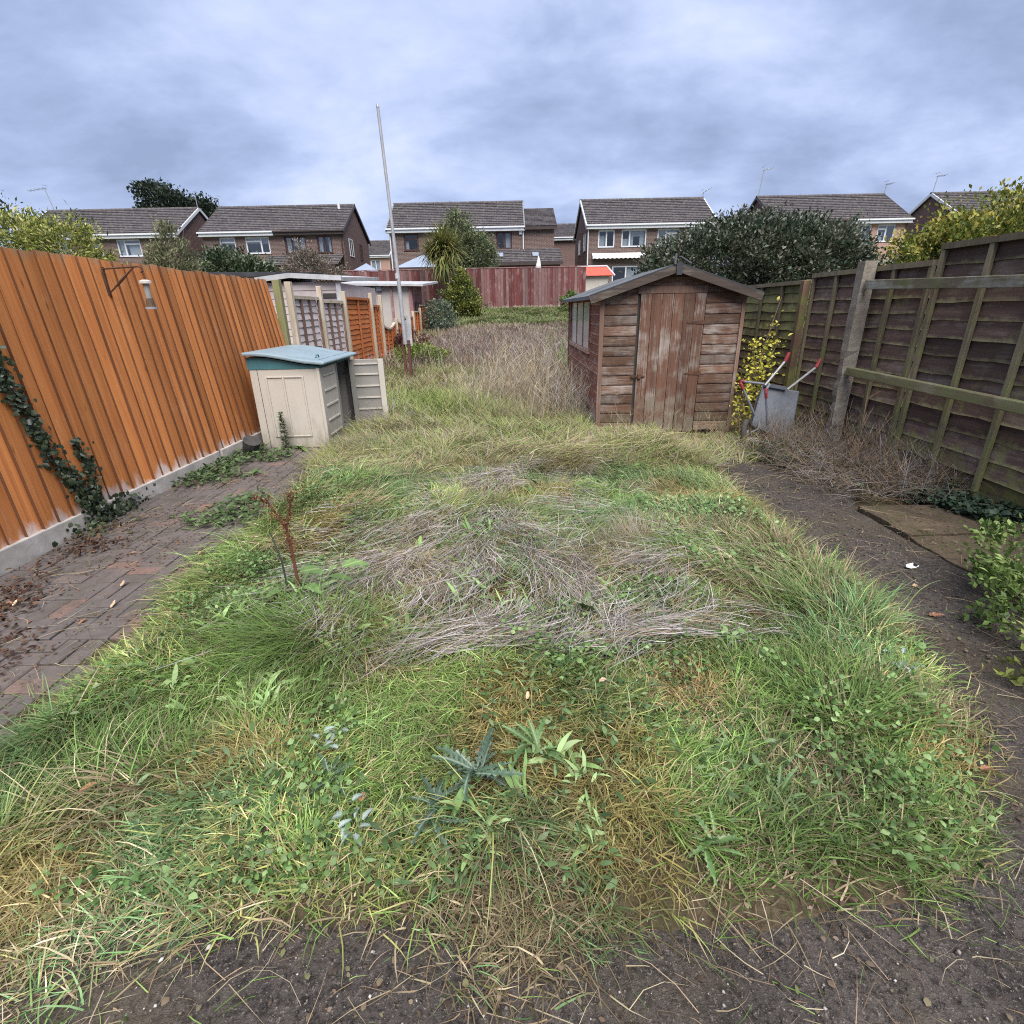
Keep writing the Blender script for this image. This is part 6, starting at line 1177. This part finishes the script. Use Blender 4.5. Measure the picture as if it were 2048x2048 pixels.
tussock('pale tuft of dead grass in the right middle of the lawn', .82, 3.05, 420, (.2, .4), G_STRAW[1:3] + G_LAV[2:], (.002, .0035), .06, (.7, 1.5), (.1, 1.0))
tussock('grey dead tuft standing in the middle right of the lawn', .55, 4.55, 350, (.2, .36), G_LAV, (.002, .003), .05, (.7, 1.5), (.2, 1.1))
tussock('brownish dead clump of stems before the green patch', .05, 7.25, 500, (.25, .5), G_BROWN[1:] + G_LAV[:2], (.003, .0045), .10, (.7, 1.5), (.1, 1.2))
tussock('dark grey green drooping clump beside the box', -1.55, 5.75, 600, (.25, .5), [(.05, .065, .045), (.10, .11, .075), (.18, .165, .12)], (.003, .005), .10)
tussock('straw coloured clump left of the box clump', -1.85, 5.35, 500, (.2, .42), G_YEL[:2] + G_STRAW[1:3], (.003, .005), .09)
def toothed(L, W, teeth, deep, droop, n=14):
    """one lobed leaf lying along +x"""
    mb = MB(); up_l, lo_l, mid = [], [], []; n = 30 if teeth else n; bend = random.uniform(-.25, .25)
    for i in range(n + 1):
        t = i / n; w_ = W * (math.sin(math.pi * min(1, (t * .93 + .05) ** .8)) ** .8) + .002; z = .10 * L * math.sin(t * 1.9) - droop * L * t * t; y0 = bend * L * t * t
        k = (1, .55, 1 - deep, 1 - deep * .9)[i % 4] if teeth else random.uniform(.93, 1.04); sw = (.035, .02, -.01, -.01)[i % 4] * L if teeth else 0
        mid.append((L * t, y0, z)); cu = .25 * random.uniform(.3, 1.2)
        up_l.append((L * t + sw, y0 + w_ * k / 2 * random.uniform(.8, 1.1), z + cu * w_ * k)); lo_l.append((L * t + sw, y0 - w_ * k / 2 * random.uniform(.8, 1.1), z + cu * w_ * k))
    vs = mid + up_l + lo_l; m = n + 1; fs = []
    for i in range(n): fs += [(i, i + 1, m + i + 1, m + i), (i + 1, i, 2 * m + i, 2 * m + i + 1)]
    return mb.add(vs, fs)
def solidleaf(name, c1, c2, vein):
    s = Mat(name); v = s.vec((1, 1, 1)); nn = s.noise(v, 25, 4, .6); sp = s.n('ShaderNodeSeparateXYZ'); s.l(s.n('ShaderNodeTexCoord').outputs['Object'], sp.inputs[0])
    rib = s.rng(s.math('ABSOLUTE', sp.outputs[1]), .001, .004, 1, 0); c = s.mix(s.rng(nn, .3, .7), c1, c2); c = s.mix(rib, c, vein); c = s.randval(c, .25); s.bump(nn, .3, .004); return s.fin(c, .5, .35)
M['thistle'] = solidleaf('thistle_leaf', (.035, .065, .038), (.06, .10, .062), (.15, .19, .14)); M['dock'] = solidleaf('dock_leaf', (.065, .115, .032), (.10, .16, .05), (.17, .22, .09)); M['dandelion'] = solidleaf('dandelion_leaf', (.05, .10, .028), (.08, .14, .045), (.15, .20, .09))
LM = {'thistle': [toothed(.17, .05, True, .72, d).mesh('leaf', M['thistle']) for d in (.1, .2, .3, .4)], 'dandelion': [toothed(.13, .034, True, .45, d).mesh('leaf', M['dandelion']) for d in (.05, .2, .35, .5)], 'dock': [toothed(.14, .055, False, 0, d).mesh('leaf', M['dock']) for d in (.05, .25, .4, .55)]}
for q in LM.values():
    for me in q: me.polygons.foreach_set('use_smooth', [True] * len(me.polygons))
def rosette(kind, label, x, y, k, sc, el=(.15, .6), z=.05):
    t = thing(kind + '_plant', label, 'weed', (x, y, gzf(x, y) + z * .35)); a0 = random.uniform(0, 6)
    for i in range(k):
        s_ = sc * random.uniform(.5, 1.15); put('leaf', LM[kind][i % 4], t, (random.uniform(-.02, .02), random.uniform(-.02, .02), random.uniform(-.01, .03)), (random.uniform(-.3, .3), -random.uniform(*el), a0 + 2 * math.pi * i / k + random.uniform(-.5, .5)), (s_, s_, s_))
    return t
rosette('thistle', 'largest spiny grey green thistle rosette at the front centre', -.13, 1.27, 12, .9, (.1, .6), .12)
rosette('thistle', 'spiny thistle rosette just left below the largest one', -.26, 1.15, 7, .85, (.05, .35), .06)
rosette('thistle', 'small thistle left of the front centre', -.62, 1.28, 6, .6)
rosette('dandelion', 'leafy dandelion clump right behind the largest thistle', .06, 1.36, 9, 1.0, (.2, .9), .06)
rosette('dandelion', 'dandelion clump beside the front asphalt on the right', .55, 1.04, 13, .72, (.1, 1.0), .05)
rosette('dandelion', 'dandelion leaves at the right front edge of the lawn', .85, 1.2, 10, .65, (.1, .9))
rosette('dock', 'big pale leaved dock in the right centre of the lawn', .38, 2.28, 8, 1.15, (.2, .9), .06)
rosette('dock', 'dock leaves lying below the pale leaved dock', .36, 2.0, 6, .9, (.05, .4), .05)
rosette('dandelion', 'dandelion in the grey stems at the centre left', -.25, 3.35, 7, .9, (.2, .7), .09)
rosette('dandelion', 'dandelion at the lower edge of the grey stems', -.15, 2.5, 7, .9, (.2, .7), .08)
rosette('dandelion', 'narrow leaved weed on the brick path near the box', -2.62, 5.05, 9, 1.2, (.1, .5), .02)
rosette('dandelion', 'narrow leaved weed in the middle of the brick path', -2.68, 3.95, 8, 1.0, (.1, .5), .02)
rosette('dandelion', 'narrow leaved weed on the brick path nearest the lawn', -2.42, 3.7, 8, .95, (.1, .5), .02)
rosette('dandelion', 'narrow leaved weed at the left picture edge on the bricks', -2.9, 2.25, 7, .8, (.1, .5), .02)
rosette('dock', 'broad dock leaves along the base of the box front', -2.55, 6.12, 9, 1.1, (.2, .9), .02)
# dock with the dead brown flower stalk
dk = thing('dock_plant', 'dock with tall rust brown dead flower stalk and big round leaves', 'weed', (-1.17, 2.5, gzf(-1.17, 2.5) + .02))
st1 = [Vector((0, 0, 0)), Vector((-.01, .02, .2)), Vector((-.02, .03, .36)), Vector((-.10, .05, .50)), Vector((-.16, .05, .54))]; MB().tube(st1, [.010, .009, .007, .005, .003], 6).build('stalk', M['rust_stem'], dk, world=False)
MB().tube([st1[2], Vector((.02, .04, .50)), Vector((.03, .04, .56))], [.005, .004, .002], 5).build('side_stalk', M['rust_stem'], dk, world=False); MB().tube([(-.045, -.03, -.02), (-.05, -.03, .2), (-.085, -.02, .36)], [.005, .005, .003], 5).build('dark_stalk', M['feltdark'], dk, world=False)
P = []
for k in range(520):
    ch = [st1[1], st1[2], st1[3], st1[4]] if k % 3 else [st1[2], Vector((.02, .04, .50)), Vector((.03, .04, .56))]; t = rng.random() * (len(ch) - 1.001); i = int(t); p = ch[i].lerp(ch[i + 1], t - i); P.append((p.x + rng.normal() * .012, p.y + rng.normal() * .012, p.z + rng.normal() * .01))
P = np.array(P); n = len(P); v, f, c = leaves(P, unit(n), unit(n), U(.008, .016, n), U(.007, .012, n), pal(rng.random(n), [(.06, .022, .015), (.13, .05, .028), (.20, .095, .05)])); put('seeds', nmesh('seeds', v, f, M['dry'], c), dk)
for i, (x, y, z, rz, s_) in enumerate(((.03, -.02, .13, .1, 1.0), (.08, -.10, .09, -.8, .9), (.24, .03, .13, .35, 1.0), (.18, -.06, .11, -.25, 1.0), (-.02, -.14, .09, -1.5, .9))): put('leaf', LM['dock'][i % 2], dk, (x, y, z), (random.uniform(-.3, .3), random.uniform(-.25, .15), rz), (s_, s_ * 1.25, s_))
# mugwort-like upright weed by the box
mw = thing('nettle_plant', 'upright bushy green weed against the front of the storage box', 'weed', (-2.72, 6.18, 0)); MB().tube([(0, 0, -.02), (.01, 0, .2), (.0, 0, .46)], [.006, .005, .002], 5).build('stalk', M['twig'], mw, world=False)
n = 420; z = rng.random(n) ** .8 * .46; r_ = .085 * (1 - z / .55); a = U(0, 6.28, n); P = np.stack([np.cos(a) * r_ * rng.random(n) * .4, np.sin(a) * r_ * rng.random(n) * .4, z], -1); D = np.stack([np.cos(a), np.sin(a), U(.0, .7, n)], -1)
v, f, c = leaves(P, D, unit(n) * .4 + [0, 0, 1], U(.03, .07, n) * (1.15 - z), U(.008, .016, n), pal(rng.random(n), [(.05, .085, .045), (.09, .135, .075), (.14, .18, .11)]), True); put('foliage', nmesh('foliage', v, f, M['leaf'], c), mw)
# white woolly leaves in the lawn (pale plant)
M['woolly'] = solidleaf('woolly_leaf', (.12, .17, .14), (.18, .23, .20), (.22, .26, .23))
wl = [toothed(.036, .016, False, 0, .5).mesh('leaf', M['woolly'])]
for label, x, y in (('pale silvery leaved weed left of the front thistles', -.66, 1.42), ('silvery round leaves near the front left of centre', -.50, 1.12), ('silvery leaves at the right edge of the lawn by the path', 1.62, 1.8)):
    t = thing('silver_plant', label, 'weed', (x, y, gzf(x, y) + .05))
    for i in range(11): put('leaf', wl[0], t, (random.uniform(-.06, .06), random.uniform(-.06, .06), random.uniform(-.02, .02)), (random.uniform(-.4, .4), random.uniform(-.6, .1), random.uniform(0, 6.28)))
# fallen leaves
M['deadleaf'] = solidleaf('dead_leaf', (.20, .095, .05), (.32, .17, .095), (.14, .07, .04)); M['paleleaf'] = solidleaf('pale_dead_leaf', (.40, .26, .17), (.50, .36, .24), (.3, .2, .12))
dl = [toothed(.085, .05, False, 0, -.2).mesh('fallen_leaf', M['deadleaf']), toothed(.07, .04, True, .3, .3).mesh('fallen_leaf', M['deadleaf']), toothed(.075, .035, False, 0, -.3).mesh('fallen_leaf', M['paleleaf'])]
for (x0, x1, y0, y1, k, z, label, grp) in ((-2.95, -2.1, 1.7, 3.3, 14, .034, 'curled brown fallen leaf lying on the brick paving', 'fallen leaves on the brick paving'), (-1.4, 1.6, 1.0, 2.0, 6, .075, 'brown fallen leaf caught in the lawn grass', 'fallen leaves in the lawn'), (2.1, 2.9, 1.6, 4.2, 6, .022, 'pale fallen leaf on the right asphalt path', 'fallen leaves on the asphalt')):
    for i in range(k):
        x, y = random.uniform(x0, x1), random.uniform(y0, y1); s_ = random.uniform(.35, .85); o = put('fallen_leaf', dl[i % 3], None, (x, y, (gzf(x, y) if abs(x) < 2 else 0) + z), (random.uniform(-.3, .3), random.uniform(-.2, .2), random.uniform(0, 6.28)), (s_, s_, s_)); tag(o, label, 'leaf', grp)
